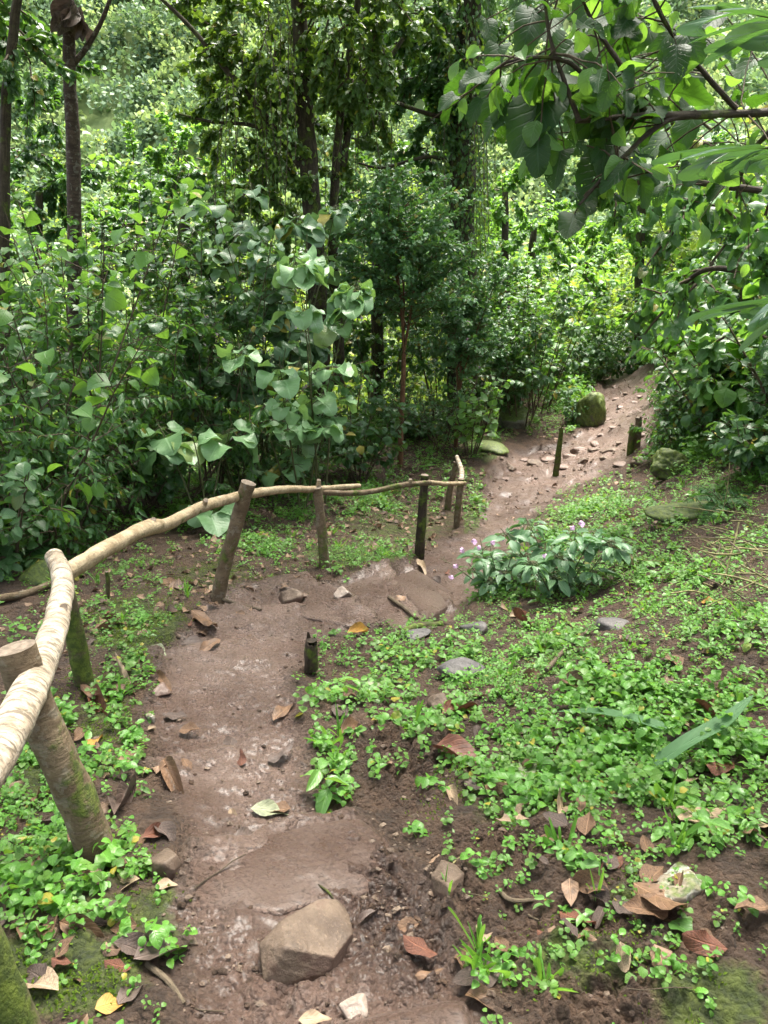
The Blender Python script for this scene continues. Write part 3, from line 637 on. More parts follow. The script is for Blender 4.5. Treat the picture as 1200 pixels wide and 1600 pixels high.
def fern_geo(seed, n, L, up=.9, rise=1.):
    g, s, rg = Geo(), Geo(), np.random.default_rng(seed)
    for i in range(n):
        az = 6.283 * (i + .6 * rg.random()) / n; l = L * (.65 + .45 * rg.random()); el = up * (.75 + .5 * rg.random())
        P = poly((0, 0, 0), (math.cos(az) * math.cos(el), math.sin(az) * math.cos(el), math.sin(el) * rise), l, 14, -1.7, .04, rg); tube(s, P, np.linspace(.004, .001, 15), 4, cap=False)
        u = np.linspace(.16, .99, 24); f = u * 14; i0 = np.minimum(f.astype(int), 13); fr = (f - i0)[:, None]; pos = P[i0] * (1 - fr) + P[i0 + 1] * fr; d = norm(P[i0 + 1] - P[i0])
        sd = norm(np.cross(d, UP)); nr_ = np.cross(sd, d)
        pl = l * .26 * np.sin(math.pi * u ** .6) ** .8 + .012
        for sg in (-1, 1): leaves(g, T_LANS, pos, norm(sd * sg + d * .35 - UP * .12), nr_ + rg.normal(0, .1, pos.shape), pl, .22, 0, rg)
    return g, s
def fern(label, base, seed, n=9, L=.55, up=.9, group=None, sc=1):
    e = empty('fern', base, label, 'fern', group); g, s = fern_geo(seed, n, L, up); s.build('stems', M['gstem'], e); g.build('fronds', M['fern'], e); return e

# ------------------------------------------------------------------ the pole railing
def at_y(px, py, y):
    r = ray(px, py); return np.array([0, 0, CAMZ]) + r * (y / r[1])
def pole(pix, R, sides, wob, seed, name, mats, parent, n=40, jag=0.):
    P = spline([at_y(*p) for p in pix], n); g = Geo(); R = np.interp(np.linspace(0, 1, n), np.linspace(0, 1, len(R)), R)
    tube(g, P, R, sides, wob=wob, seed=seed, capmi=1)
    if jag:
        V = g.V[0].reshape(n, sides, 3); V[-1] += (vnoise(np.arange(sides) * .9, np.full(sides, seed * 1.7), 3)[:, None] * jag + 0) * UP; V[-2] += vnoise(np.arange(sides) * 1.3, np.full(sides, seed * 2.7), 3)[:, None] * jag * .4 * UP
    return g.build(name, mats, parent)
b0 = ground(150, 1335)
rl = empty('pole_railing', b0, 'rough pole railing curving along the edge of the muddy steps', 'railing')
def inv(o):
    o.matrix_parent_inverse = Matrix.Translation(-Vector(rl.location)); return o
y1 = b0[1]
def post(pix, R, mats, seed, **k): return inv(pole(pix, R, 18, .10, seed, 'post', mats, rl, **k))
PT, PM, PD = [M['post'], M['cutend']], [M['postmoss'], M['cutend']], [M['postdark'], M['cutend']]
o = post([(152,1352,y1), (128,1270,y1 + .0), (88,1180,y1 + .01), (48,1090,y1 + .02), (22,1012,y1 + .03)], [.054, .050, .049, .048, .048], PT, 1); o['label'] = 'thick bent brown post with a sawn grey top'
o = post([(30,1700,1.02), (-6,1600,1.02), (-50,1490,1.02), (-120,1340,1.02)], [.066, .062, .060, .058], PM, 2); o['label'] = 'moss covered post with orange lichen'
y2 = hit(135, 1080)[1]
o = post([(137,1092,y2), (118,1000,y2), (98,915,y2), (90,880,y2)], [.044, .042, .040, .040], PM, 3); o['label'] = 'slanting post furred with green moss'
y3, y4, y5, y6, y7 = [hit(*p)[1] for p in ((340,937), (508,890), (655,866), (713,830), (698,797))]
post([(339,946,y3), (352,880,y3), (372,812,y3), (388,754,y3)], [.046, .044, .042, .044], PT, 4)
post([(508,898,y4), (503,830,y4), (496,762,y4)], [.040, .036, .034], PT, 5)
o = post([(655,872,y5), (660,800,y5), (664,742,y5)], [.044, .038, .032], PD, 6); o['label'] = 'dark wet post with mossy foot'
post([(712,836,y6), (716,790,y6), (721,748,y6)], [.034, .031, .030], PT, 7)
post([(698,802,y7), (703,765,y7), (713,722,y7)], [.036, .032, .030], PT, 8)
RL, RT = [M['rail'], M['cutend']], [M['railtan'], M['cutend']]
def rail(pix, R, mats, seed, n=60): return inv(pole(pix, R, 20, .09, seed, 'rail', mats, rl, n=n))
o = rail([(-190,1420,.85), (-60,1245,1.15), (2,1165,1.38), (34,1105,1.56), (62,1045,1.82), (84,985,2.15), (97,925,2.5), (95,892,2.66), (84,868,2.74)], [.046, .046, .045, .043, .040, .039, .038, .037, .034], RL, 11, 120); o['label'] = 'thick pale rail of wrinkled ringed bark'
rail([(98,898,2.86), (150,866,3.05), (205,836,3.35), (238,822,3.55), (262,818,3.7), (320,790,4.05), (385,773,y3 + .08), (440,765,4.75), (497,764,y4 + .07), (562,759,y4 + .35)], [.038, .037, .036, .041, .033, .032, .030, .027, .024, .018], RT, 12, 110)
rail([(492,768,y4 + .06), (540,771,y4 + .2), (585,767,y4 + .45), (630,758,y5 - .25), (672,754,y5 - .06)], [.020, .022, .021, .022, .020], [M['post'], M['cutend']], 13)
rail([(660,752,y5 + .05), (695,756,y5 + .4), (726,755,y6 + .02)], [.018, .019, .018], RT, 14)
rail([(721,757,y6), (721,735,y6 + .45), (714,714,y7 + .05)], [.028, .026, .022], RL, 15)

for q in ([(238,822,3.55),(240,812,3.53)], [(497,764,y4 + .05),(498,750,y4 + .03)], [(62,1045,1.80),(52,1030,1.78)], [(92,958,2.3),(100,950,2.28)], [(640,757,y5 - .2),(641,749,y5 - .22)], [(318,791,4.03),(322,782,4.0)]):
    inv(pole(q, [.020, .017, .014], 10, .2, len(q), 'knot', RT, rl, n=8, jag=.006))
def stake(label, pix, R, mats, seed, jag=.03, group=None):
    y = hit(pix[0], pix[1])[1]; b = at_y(pix[0], pix[1], y); e = empty('wooden_stake', b, label, 'stake', group)
    o = pole([(pix[0], pix[1] + 6, y), ((pix[0] + pix[2]) / 2 + 1, (pix[1] + pix[3]) / 2, y), (pix[2], pix[3], y)], R, 16, .16, seed, 'shaft', mats, None, n=16, jag=jag)
    o.parent = e; o.matrix_parent_inverse = Matrix.Translation(-Vector(b))
    return e
stake('short black broken stake stump beside the trodden steps', (484,1040,486,1000), [.034,.032,.026], [M['postdark'], M['postdark']], 21, .05)
stake('mossy stake leaning alone at the edge of the stony path', (868,738,877,668), [.040,.034,.022], PM, 22, .05)
stake('short slanting stake in front of its taller neighbour on the path', (984,706,988,666), [.040,.038,.030], PM, 23, .03)
stake('taller upright stake of the pair beside the path', (994,697,998,652), [.046,.044,.038], PT, 24, .03)
stake('thin mossy stub standing behind the tan rail', (168,930,167,893), [.014,.014,.012], PM, 25, .01)

# ------------------------------------------------------------------ stones
def rock_mesh(size, seed, sub_=4, planes=9, lo=.5, hi=.9, rough=.05, given=()):
    rg = np.random.default_rng(seed); bm = bmesh.new(); bmesh.ops.create_icosphere(bm, subdivisions=sub_, radius=1.)
    V = np.array([v.co[:] for v in bm.verts]); F = np.array([[v.index for v in f.verts] for f in bm.faces]); bm.free()
    pl = [(norm(np.array(n, float)), o) for n, o in given] + [(norm(rg.normal(0, 1, 3)), lo + (hi - lo) * rg.random()) for _ in range(planes)]
    pn = 16.; q = sum(np.maximum(0, (V @ n) / o) ** pn for n, o in pl) + (1 / 1.15) ** pn
    V = V * (q ** (-1 / pn))[:, None]
    f1 = fbm(V[:, 0] * 1.0 + seed, V[:, 1] + V[:, 2] * .7, .7, 4, seed) * rough + fbm(V[:, 0] + V[:, 2], V[:, 1] - V[:, 2] * .6 + seed, .16, 3, seed + 3) * rough * .35
    V = V + norm(V) * f1[:, None]
    g = Geo(); g.add(V * np.array(size) / 2, F); return g
def rock(label, px, py, wpx, hpx, mat, seed, depth=1., sink=.3, rz=0., tilt=0., name='stone', cat='stone', sub_=4, group=None, **k):
    """px, py: the middle of the stone in the photograph; wpx, hpx: its size there"""
    p = ground(px, py + hpx * .28); d = proj(p)[2]; wd = wpx / FPX * d; hh = hpx / FPX * d
    g = rock_mesh((wd, wd * depth, hh), seed, sub_, **k); o = g.build(name, M[mat], loc=(p[0], p[1] + wd * depth * .12, p[2] + hh * (.5 - sink)))
    o.rotation_euler = (tilt, 0, rz); return tag(o, label, cat, group)
def hull_rock(label, pts, mat, seed, rough=.014, pn=110., sub_=6):
    """pts: image px, py and height over the ground of the stone's corners"""
    W_ = []
    for px, py, h in pts:
        p = ground(px, py)
        for _ in range(5):
            p = at_z(px, py, H1(p[0], p[1]) + h)
        W_.append(p)
    W_ = np.array(W_); W_ = np.concatenate([W_, W_[np.array([q[2] for q in pts]) < .03] - UP * .08]); c = W_.mean(0); bm = bmesh.new()
    for q in W_ - c: bm.verts.new(q)
    bmesh.ops.convex_hull(bm, input=bm.verts); bm.normal_update(); pl = []
    for f in bm.faces:
        n = np.array(f.normal[:]); o = n @ np.array(f.verts[0].co[:])
        if o < 0: n, o = -n, -o
        if all(abs(n @ m - 1) > .004 for m, _ in pl): pl.append((n, max(o, .004)))
    bm.free(); bm = bmesh.new(); bmesh.ops.create_icosphere(bm, subdivisions=sub_, radius=1.); V = np.array([v.co[:] for v in bm.verts]); F = np.array([[v.index for v in f.verts] for f in bm.faces]); bm.free()
    sc = np.ptp(W_, axis=0).max(); q = sum(np.maximum(0, (V @ n) / o) ** pn for n, o in pl); V = V * (q ** (-1 / pn))[:, None]
    f1 = fbm(V[:, 0] / sc + seed, V[:, 1] / sc + V[:, 2] / sc * .7, .35, 4, seed) * rough + fbm(V[:, 0] / sc + V[:, 2] / sc, V[:, 1] / sc - V[:, 2] / sc * .6 + seed, .07, 3, seed + 3) * rough * .3
    V = V + norm(V) * (f1 * sc)[:, None] * .6; g = Geo(); g.add(V, F); n_ = len(V); return tag(g.build('stone', M[mat], loc=c, attrs=dict(mud=np.ones(n_), wet=np.full(n_, .15), worn=.35 * smooth(-.2, .5, fbm(V[:, 0], V[:, 1], .3, 2, seed))) if mat == 'ground' else None), label, 'stone')
hull_rock('large angular brown stone lying on the lowest wet step', [(403,1475,.04),(440,1437,.07),(500,1404,.05),(526,1403,.045),(546,1430,.03),(549,1460,.025),(524,1496,.035),(447,1481,.085),(413,1532,.0),(440,1536,.0),(512,1522,.0),(408,1500,.02),(540,1420,0),(430,1450,0)], 'stone', 5)
hull_rock('wedge of brown stone at the path edge below the thick post', [(230,1345,.03),(262,1322,.05),(276,1335,.04),(272,1360,.02),(262,1378,0),(232,1368,0),(255,1350,.06),(285,1350,0)], 'stone', 8, sub_=5)
hull_rock('flat topped stone half sunk in the mud beside the path', [(673,1368,.03),(690,1342,.04),(712,1350,.04),(726,1364,.03),(700,1384,.03),(676,1392,0),(702,1402,0),(722,1384,0)], 'stone', 14, sub_=5)
hull_rock('white lichen covered stone with moss at its side among the herbs', [(1026,1368,.015),(1048,1354,.025),(1084,1354,.022),(1090,1375,.022),(1074,1400,.035),(1038,1402,.02),(1014,1385,0),(1104,1385,0),(1060,1414,0),(1060,1340,0)], 'stonewhite', 21, .07, 14., 5)
def slab(label, pix, h, seed):
    o = hull_rock(label, [(x, y, h) for x, y in pix] + [(x, y, 0.) for x, y in pix], 'ground', seed, .02, 60., 6); o.name = 'stone_step'; o['category'] = 'step'
slab('wide muddy slab behind the large angular stone forming a tread', [(292,1345),(430,1302),(560,1280),(610,1318),(575,1395),(430,1425),(300,1420)], .008, 81)
slab('triangular muddy slab leading down from the bend stone', [(478,912),(540,935),(600,974),(545,978),(470,962)], .014, 83)
slab('tilted muddy slab next to the balsam', [(614,902),(648,888),(700,920),(705,945),(664,966),(640,940)], .010, 84)
rock('brown stone standing on the bend of the steps', 456, 934, 52, 40, 'stone', 27, .8, .25, .3)
rock('flat dark slate leaning among the green herbs', 722, 1036, 86, 34, 'slate', 33, .5, .25, -.5, tilt=-.25)
rock('rounded brown stone among herbs beside the muddy slope', 684, 1093, 42, 34, 'stone', 36, .9, .3)
rock('grey flat stone at the top edge of the herb patch', 748, 985, 56, 20, 'slate', 38, .8, .3, .2)
rock('pale mossy boulder at the outer bend of the stony path', 806, 660, 66, 46, 'stonemoss', 41, .9, .35, .4, name='boulder', cat='boulder', sub_=5)
rock('tall moss covered stone standing at the path edge', 921, 642, 46, 72, 'stonegreen', 45, .9, .3, .2, name='boulder', cat='boulder', sub_=5, lo=.8, hi=.95, rough=.10, planes=7)
rock('grey boulder lying above the tall mossy stone', 912, 603, 46, 32, 'stonemoss', 47, .9, .3, name='boulder', cat='boulder')
rock('big dark moss covered rock under the leafy bank', 1054, 726, 66, 50, 'stonegreen', 50, .9, .35, .3, rough=.16, name='boulder', cat='boulder', sub_=5, lo=.65)
rock('long moss cushioned rock above the straw heap', 1085, 806, 130, 34, 'stonegreen', 53, .45, .42, -.25, name='boulder', cat='boulder', sub_=5, lo=.65)
rock('yellow green mossy ledge stone by the upper path', 752, 703, 58, 20, 'stonegreen', 56, 1.6, .4, .6, lo=.65)
rock('orange brown stone in the mud at the bottom step', 556, 1578, 50, 32, 'stonepale', 59, .9, .35)
o = hull_rock('broad grey slab forming the bottom step', [(535,1600,.03),(600,1590,.04),(690,1568,.05),(720,1572,.05),(745,1640,.05),(560,1660,.04),(525,1600,0),(725,1564,0),(620,1578,0),(760,1650,0)], 'ground', 62, .02, 60., 5); o.name = 'stone_step'; o['category'] = 'step'
rock('small pale stone at the left verge of the steps'.replace('left ', ''), 236, 1118, 18, 16, 'stonewhite', 63, .9, .2)
rock('dark flat stone beside the purple leaf', 288, 1002, 34, 16, 'slate', 65, .8, .3)
rock('grey stone at the verge below the dark flat stone', 252, 1078, 36, 20, 'slab', 67, .9, .3)
rock('brown stone block lying where the path meets the balsam', 788, 832, 26, 22, 'stone', 70, .9, .2)
rock('mossy stone at the path edge behind the balsam', 824, 836, 18, 26, 'stonegreen', 71, .9, .2)
rock('small brown stone on the tilted step by the balsam', 641, 938, 20, 12, 'stone', 72, .9, .2)
rock('wet pebble cluster stone near the bend', 538, 945, 34, 18, 'stonepale', 73, .8, .3)
rock('flat grey stone under herbs near the black hollow', 955, 985, 60, 22, 'slate', 74, .7, .3, .3)
rock('dark mossy stone behind the thick rail end', 60, 890, 60, 40, 'stonegreen', 75, .9, .2)
rock('grey stone corner by the orange leaf stump', 655, 990, 40, 18, 'slate', 76, .8, .25)
# stones bedded in the upper path: one shared set of shapes
protos = [rock_mesh((1, .85, .6), 100 + i, 3, planes=8).build('path_stone', M['slab' if i % 3 else 'stone']) for i in range(6)]
spots = []
for px, py, wd in [(668,0,0)][:0] + [(955,700,30),(930,690,22),(905,706,26),(1000,716,34),(972,722,24),(1012,702,20),(945,716,18),(890,712,24),(855,716,26),(838,722,22),(820,716,20),(845,705,18),(980,672,12),(960,668,14),(952,655,12),(985,648,12),
    (1003,640,14),(970,634,12),(945,636,16),(962,622,13),(990,626,12),(978,612,12),(1002,616,11),(960,604,10),(986,600,10),(1000,592,10),(958,592,9),(800,730,18),(790,745,14),(880,728,20),(910,722,20),(1006,680,16),(940,676,14),(925,704,16),(870,706,16),(812,735,14),(968,688,16)]:
    spots.append((px, py, wd))
SL = 'weathered stone bedded in the trodden upper path'
for n_, (px, py, wd) in enumerate(spots):
    o = protos[n_ % 6]
    if n_ >= 6: o = o.copy(); C.objects.link(o)
    p = ground(px, py); d = proj(p)[2]; s_ = wd / FPX * d * 1.15
    o.location = p + UP * s_ * .02; o.scale = (s_, s_ * (.7 + .1 * (n_ % 5)), s_ * (.5 + .12 * (n_ % 4))); o.rotation_euler = (0, .1 * (n_ % 3 - 1), n_ * 1.7); tag(o, SL, 'stone', 'stones bedded in the upper path')

# ------------------------------------------------------------------ fallen leaves, sticks
T_DEAD = [template('ovate', 9, 4, f, b, wave=wv, seed=s_, twist=tw_) for s_, (f, b, wv, tw_) in enumerate([(.25, .5, .25, .3), (.5, 1.1, .2, -.5), (-.2, -.7, .3, .4), (.8, .9, .15, .9)])]
def fallen(x0, y0, x1, y1, mat, label, k=0, W=.8, lift=.008, tiltx=.0, up_=None):
    a, b = ground(x0, y0), ground(x1, y1); d = b - a; L = np.linalg.norm(d); W *= .85 * min(1.15, max(.36, math.hypot(x1 - x0, y1 - y0) / (L * FPX / proj(a)[2]))) * .95
    g = Geo(); tv, q, t3, uv = T_DEAD[k % 4]; g.add(tv * np.array([W * L, L, L * .6]), [q, t3], uv)
    st = Geo(); o = g.build('fallen_leaf', M[mat]); d = d / L; n = norm(np.array([tiltx, -.25, 1.])); x = norm(np.cross(d, n)); n = np.cross(x, d)
    o.matrix_world = Matrix(((x[0], d[0], n[0], a[0]), (x[1], d[1], n[1], a[1]), (x[2], d[2], n[2], a[2] + lift + .05 * L), (0, 0, 0, 1)))
    return tag(o, label, 'leaf')
FL = [(256,1196,284,1240,'dead','long tan brown leaf curled on the edge of the middle step',1,.55),(390,1246,458,1247,'deadgreen','pale grey green leaf lying flat on the muddy step',0,.5),
(360,1286,415,1266,'deadgrey','wet brown leaf stuck in the mud below the pale grey green leaf',0,.5),(418,1192,462,1170,'deadgrey','dark brown leaf pressed into the middle step',2,.5),
(426,1116,462,1090,'dead','tan leaf at the edge of the muddy step near the black stump',0,.6),(532,1152,570,1126,'dead','brown leaf at the foot of the small herb tuft',1,.55),
(680,1172,748,1205,'deadred','dark crumpled leaf at the border of soil and herbs',3,.9),(872,1282,893,1226,'deadpale','tan leaf standing upright among the herbs',1,.6),
(874,1075,940,1086,'dead','rusty brown boat shaped leaf on the herb carpet',1,.45),(690,1118,750,1102,'deadred','glossy red brown leaf on the herbs near the rounded stone',3,.6),
(1072,1258,1156,1340,'deadpale','very large tan leaf with torn edge on the herb carpet',0,.8),(1168,1270,1215,1318,'deadpale','orange tan leaf beside the very large tan leaf',2,.6),
(988,1394,1082,1468,'dead','large brown leaf leaning on the white stone',2,.55),(1090,1092,1135,1116,'deadred','crumpled red brown leaf beside the fallen green blade',3,.9),
(1046,1112,1084,1122,'deadpale','small pale leaf between the two fallen green blades',0,.7),(882,1204,948,1192,'deadpale','pinkish tan leaf half hidden in herbs above the upright tan leaf',0,.5),
(134,1172,162,1148,'deadyel','orange and yellow leaf in the grass beside the steps',0,.6),(144,1090,166,1132,'deadred','dark red brown leaf above the orange and yellow leaf',1,.55),
(128,1086,160,1112,'dead','brown leaf at the foot of the slanting mossy post',2,.5),(178,1272,212,1222,'deadgrey','dark curled leaf beside the foot of the thick bent post',3,.8),
(205,1225,182,1262,'deadgrey','shrivelled leaf tucked against the dark curled leaf',3,.6),(222,1308,274,1288,'deadred','red brown curled leaf above the wedge stone',1,.5),
(212,1522,302,1488,'deadgrey','big crumpled grey brown leaf at the path edge',3,.8),(188,1592,228,1548,'deadgrey','grey leaf lying on the bottom verge',0,.6),
(244,1390,280,1393,'deadpale','small tan leaf beneath the wedge stone',0,.6),(95,1452,168,1476,'dead','brown leaf on the mossy verge',1,.5),(36,1484,58,1438,'dead','upright brown leaf near the mossy corner post',3,.6),
(282,996,336,988,'deadgrey','large purplish shiny leaf lying on the upper step',0,.5),(300,962,345,985,'dead','brown leaf above the purplish shiny leaf',2,.6),
(238,1018,260,1034,'deadgreen','yellow green fallen leaf at the verge of the upper step',0,.8),(542,992,586,984,'deadyel','bright orange brown leaf at the top of the herb patch',1,.4),
(700,1238,714,1264,'deadpale','narrow tan leaf on the dark soil',1,.6),(756,1232,772,1268,'dead','folded tan brown leaf on soil beside the herbs',3,.6),(724,1232,756,1244,'deadgrey','dull brown leaf next to the folded tan brown leaf',2,.6),
(648,1528,695,1520,'dead','rolled brown leaf by the grass tuft in the mud',2,.35),(730,1556,775,1592,'dead','torn tan brown leaf beside the bottom step slab',3,.8),(466,1592,520,1590,'deadpale','pale tan leaf lying at the bottom edge of the mud',0,.5),
(-5,1398,54,1366,'deadgreen','big grey green leaf below the thick post',0,.5),(-5,1400,34,1416,'dead','brown leaf under the big grey green leaf',1,.5),(152,1598,204,1578,'deadyel','yellow and brown leaf in the bottom verge',0,.7),
(652,872,668,888,'deadpale','tan leaf at the foot of the dark wet post',0,.6),(803,972,836,988,'deadred','dark red leaf in the hollow below the balsam',3,.7),(575,1062,604,1046,'deadgreen','pale green leaf lying in the small herbs near the stump',0,.8),
(818,1228,830,1180,'deadgreen','pale veined skeleton leaf in the herbs',0,.7),(228,1184,268,1170,'deadgrey','curled brown leaf at the verge beside the middle step',2,.5),(268,1080,240,1060,'dead','tan leaf pressed in the verge by the grey stone',0,.5),
(345,1012,310,1026,'dead','small brown leaf on the step under the purplish leaf',0,.6),(60,985,98,976,'deadpale','pale brown leaf on bare soil behind the thick rail',1,.6),(250,912,285,922,'dead','brown leaf near the foot of the second post',0,.6),
(205,1090,186,1052,'deadpale','long dry tan leaf beside the slanting mossy post',2,.35),(1048,1450,1080,1482,'bright','heart shaped bright green leaf below the white stone',0,.95),(965,885,1000,900,'deadpale','straw coloured leaf above the flat grey stone',0,.4),
(1095,945,1118,940,'deadyel','yellow green round leaf in the straw heap',0,.95),(795,970,830,962,'deadpale','tan leaf at the edge of the balsam hollow',1,.5),(560,1440,592,1432,'deadgrey','dark leaf scrap in the churned mud',3,.6)]
for a in FL: fallen(*a)
# more brown leaves over the verges: nothing tells them apart
rg = np.random.default_rng(23); ZN = [(60,1230,60,120,10),(170,1330,70,90,12),(120,1480,120,90,16),(200,1100,60,90,10),(140,980,120,40,12),(300,900,70,40,8),(450,830,120,40,14),(600,800,70,50,10),(640,860,60,30,5),(850,1080,140,70,9),(1050,1050,120,80,7),(1100,1230,90,60,8),(900,1300,120,60,12),(950,1430,150,80,14),(1080,1480,90,60,8),(780,1200,90,60,8),(750,1500,60,80,6),(560,1090,60,50,5),(960,940,120,30,5),(360,1180,80,120,6),(400,1270,60,30,4)]
pr = []
for k in range(7):
    g = Geo(); tv, q, t3, uv = template('ovate', 8, 4, (.3, .6, -.2, .8, .4, .15, .5)[k], (.5, 1.1, -.7, .9, 1.6, .3, -.4)[k], wave=.28, seed=k + 5, twist=(.3, -.5, .6, .9, -.8, .2, .4)[k]); g.add(tv * np.array([.36 + .04 * k, 1, .6]), [q, t3], uv)
    pr.append(g.build('fallen_leaf', M[('dead', 'deadgrey', 'deadred', 'dead', 'deadpale', 'deadgrey', 'dead')[k]]))
k = 0
for cx, cy_, rx, ry, n in ZN:
    for _ in range(n):
        px, py = cx + rg.normal(0, rx * .6), cy_ + rg.normal(0, ry * .6)
        if py > 1590 or px < -20 or px > 1215: continue
        p = ground(px, py); o = pr[k % 7]
        if k >= 7: o = o.copy(); C.objects.link(o)
        sc = .05 + .07 * rg.random() ** 1.5; o.location = p + UP * .012; o.scale = (sc,) * 3; o.rotation_euler = (rg.normal(0, .18), rg.normal(0, .25), rg.random() * 6.28); k += 1
        tag(o, 'small brown fallen leaf scattered on the verge and soil', 'leaf', 'small fallen leaves on the verges')
def stick(label, pix, R, mat='twig', lift=.5, name='stick', n=16):
    P = [ground(*p) for p in pix]; b = P[0]; Q = spline(P, n); Q[:, 2] += np.interp(np.linspace(0, 1, n), np.linspace(0, 1, len(R)), R) * lift
    g = Geo(); tube(g, Q - b, np.interp(np.linspace(0, 1, n), np.linspace(0, 1, len(R)), R), 9, wob=.15, seed=len(label), capmi=0); return tag(g.build(name, M[mat], loc=b), label, 'stick')
stick('thin brown stick slanting across the herb patch', [(852,1064),(885,1030),(922,998)], [.011,.010,.006], lift=3)
stick('dark rotten branch at the end of the fallen green blade', [(1028,1150),(1070,1155),(1112,1152)], [.022,.026,.018], 'postdark', 1)
stick('dark branch lying in herbs beneath the very large blade', [(985,1228),(1035,1212),(1085,1196),(1140,1178)], [.014,.018,.018,.012], 'postdark', 1.2)
stick('brown log on the ground behind the thick rail', [(-60,950),(0,934),(45,922),(84,910)], [.026,.026,.024,.022], 'post', 1, 'log')
stick('thin split board at the foot of the second post', [(330,936),(370,944),(408,956)], [.012,.012,.008], 'twig', 1)
stick('dark stick beside the very large tan leaf', [(1088,1248),(1140,1264),(1200,1290)], [.014,.015,.010], 'postdark', 1)
stick('bent twig on the soil below the soil bank', [(775,1400),(800,1415),(842,1410)], [.006,.006,.004], 'twig', 1)
stick('wooden edge of the tilted step by the balsam', [(608,936),(630,950),(652,966)], [.014,.014,.012], 'twig', .6)
stick('mossy root at the top edge of the herb patch', [(618,990),(650,984),(690,980)], [.022,.026,.02], 'postmoss', .3)
stick('twig lying on the bottom verge beside the crumpled leaf', [(232,1520),(265,1550),(290,1580)], [.007,.007,.004], 'twig', 1)
stick('twig by the small tan leaf on dark soil', [(690,1380),(718,1350),(735,1345)], [.003,.003,.002], 'straw', 1)
stick('dark thin twig on the lower step', [(494,1392),(515,1405),(530,1420)], [.003,.003,.002], 'postdark', 1)
stick('pale twig among herbs above the slanting stick', [(870,955),(895,985),(920,1005)], [.006,.006,.004], 'straw', 1.5)
def blade(label, pix, wd):
    P = spline([ground(*p) + UP * h for *p, h in pix], 24); b = P[0].copy(); T = norm(np.gradient(P, axis=0)); sd = norm(np.cross(T, UP)); u = np.linspace(0, 1, 24); ww = wd * np.minimum(1, (u / .08)) ** .6 * np.minimum(1, (1 - u) / .35) ** .7 * .5
    g = Geo(); V = np.stack([P - b - sd * ww[:, None] + UP * (ww * .35)[:, None], P - b, P - b + sd * ww[:, None] + UP * (ww * .35)[:, None]], 1)
    q = np.array([[k * 3 + j, k * 3 + j + 1, k * 3 + j + 4, k * 3 + j + 3] for k in range(23) for j in range(2)]); g.add(V, q, np.stack([np.tile([0, .5, 1], 24), np.repeat(u, 3)], -1))
    return tag(g.build('palm_blade', M['blade'], loc=b), label, 'leaf')
blade('long fallen green blade lying level across the herbs', [(1042,1148,.04), (990,1140,.08), (930,1132,.085), (868,1126,.06)], .05)
blade('long fallen green blade slanting down across the herbs', [(1020,1206,.05), (1070,1185,.09), (1125,1155,.10), (1172,1118,.11)], .055)
# straw heap by the bank
b = ground(1110, 900); e = tag(bpy.data.objects.new('straw_heap', None), 'tangle of dry grass stems and cut twigs heaped under the bank', 'straw heap'); C.objects.link(e); e.location = b
rg = np.random.default_rng(3); g, g2 = Geo(), Geo()
for k in range(46):
    c = ground(1140 + rg.normal(0, 42), 885 + rg.normal(0, 32)) - b; d = norm(np.array([rg.normal(.5, .8), rg.normal(-.5, .7), rg.normal(0, .25)])); L = .2 + .35 * rg.random()
    tube(g if k % 4 else g2, poly(c - d * L / 2 + UP * (.03 + .12 * rg.random()), d, L, 5, -.25, .18, rg), .002 + .003 * rg.random(), 4, cap=False)
g.build('straw_stems', M['straw'], e); g2.build('thin_twigs', M['twig'], e)  # dry straw stems and bare cut twigs, without leaves

# ------------------------------------------------------------------ shrubs and small trees by the path
SP['imp'] = dict(t=T_OV, L=(.10, .155), W=.44, whorl=8, pet=.35, droop=.35, gap=.05, mat='impatiens', bark='gstem', n=300, stems=10, tw=3)
B = bush
# beyond the railing, from the verge backwards
B('shrub', 'low narrow leaved bush at the forest edge behind the fern', 'shrub', 95, 5.6, 640, 240, 'lance', 201, n=900, L=(.07, .11))
B('shrub', 'low broad leaved plant in the dark understory behind the fern', 'shrub', 10, 5.0, 700, 170, 'mid', 202, n=260, L=(.09, .14))
B('shrub', 'tall bush of narrow hanging leaves in front of the thin ringed trunk', 'shrub', 70, 6.0, 440, 330, 'lance', 203, n=2000)
B('shrub', 'weeping bush of narrow leaves with bare tangled stems at the forest edge', 'shrub', 270, 7.2, 345, 430, 'lance', 204, n=3200)
B('shrub', 'light green broad leaved bush with long bare twigs reaching across the ringed trunk', 'shrub', 40, 5.6, 150, 480, 'bright', 205, n=170, L=(.12, .20), lean=(.3, 1.1))
B('shrub', 'light green broad leaved bush standing behind the weeping bush', 'shrub', 200, 7.9, 270, 330, 'bright', 206, n=150)
B('shrub', 'tall grey green shrub with large heart shaped leaves in tiers', 'shrub', 430, 8.3, 258, 250, 'heart', 207, n=400)
B('shrub', 'slender heart leaved shrub with a pale rosette of leaves at its top', 'shrub', 506, 7.4, 255, 150, 'heart', 208, n=130, stems=3, mat='heartpale')
B('shrub', 'heart leaved shrub with pale drooping leaves low beside the forest edge', 'shrub', 468, 7.3, 520, 150, 'heart', 209, n=120, stems=4, mat='heartpale')
B('shrub', 'grey green heart leaved bush leaning from the weeping bush', 'shrub', 380, 7.7, 440, 190, 'heart', 210, n=150)
B('shrub', 'low plant with a few very large round leaves under the weeping bush', 'shrub', 318, 6.5, 590, 130, 'heart', 211, mat='heartpale', n=34, stems=3, tw=2, L=(.20, .28))
B('shrub', 'dark medium leaved bush under the weeping bush', 'shrub', 210, 7.0, 600, 300, 'mid', 212, n=800)
B('shrub', 'dark small leaved undergrowth bush behind the bent brown post', 'shrub', 420, 8.2, 640, 240, 'small', 213, n=1500)
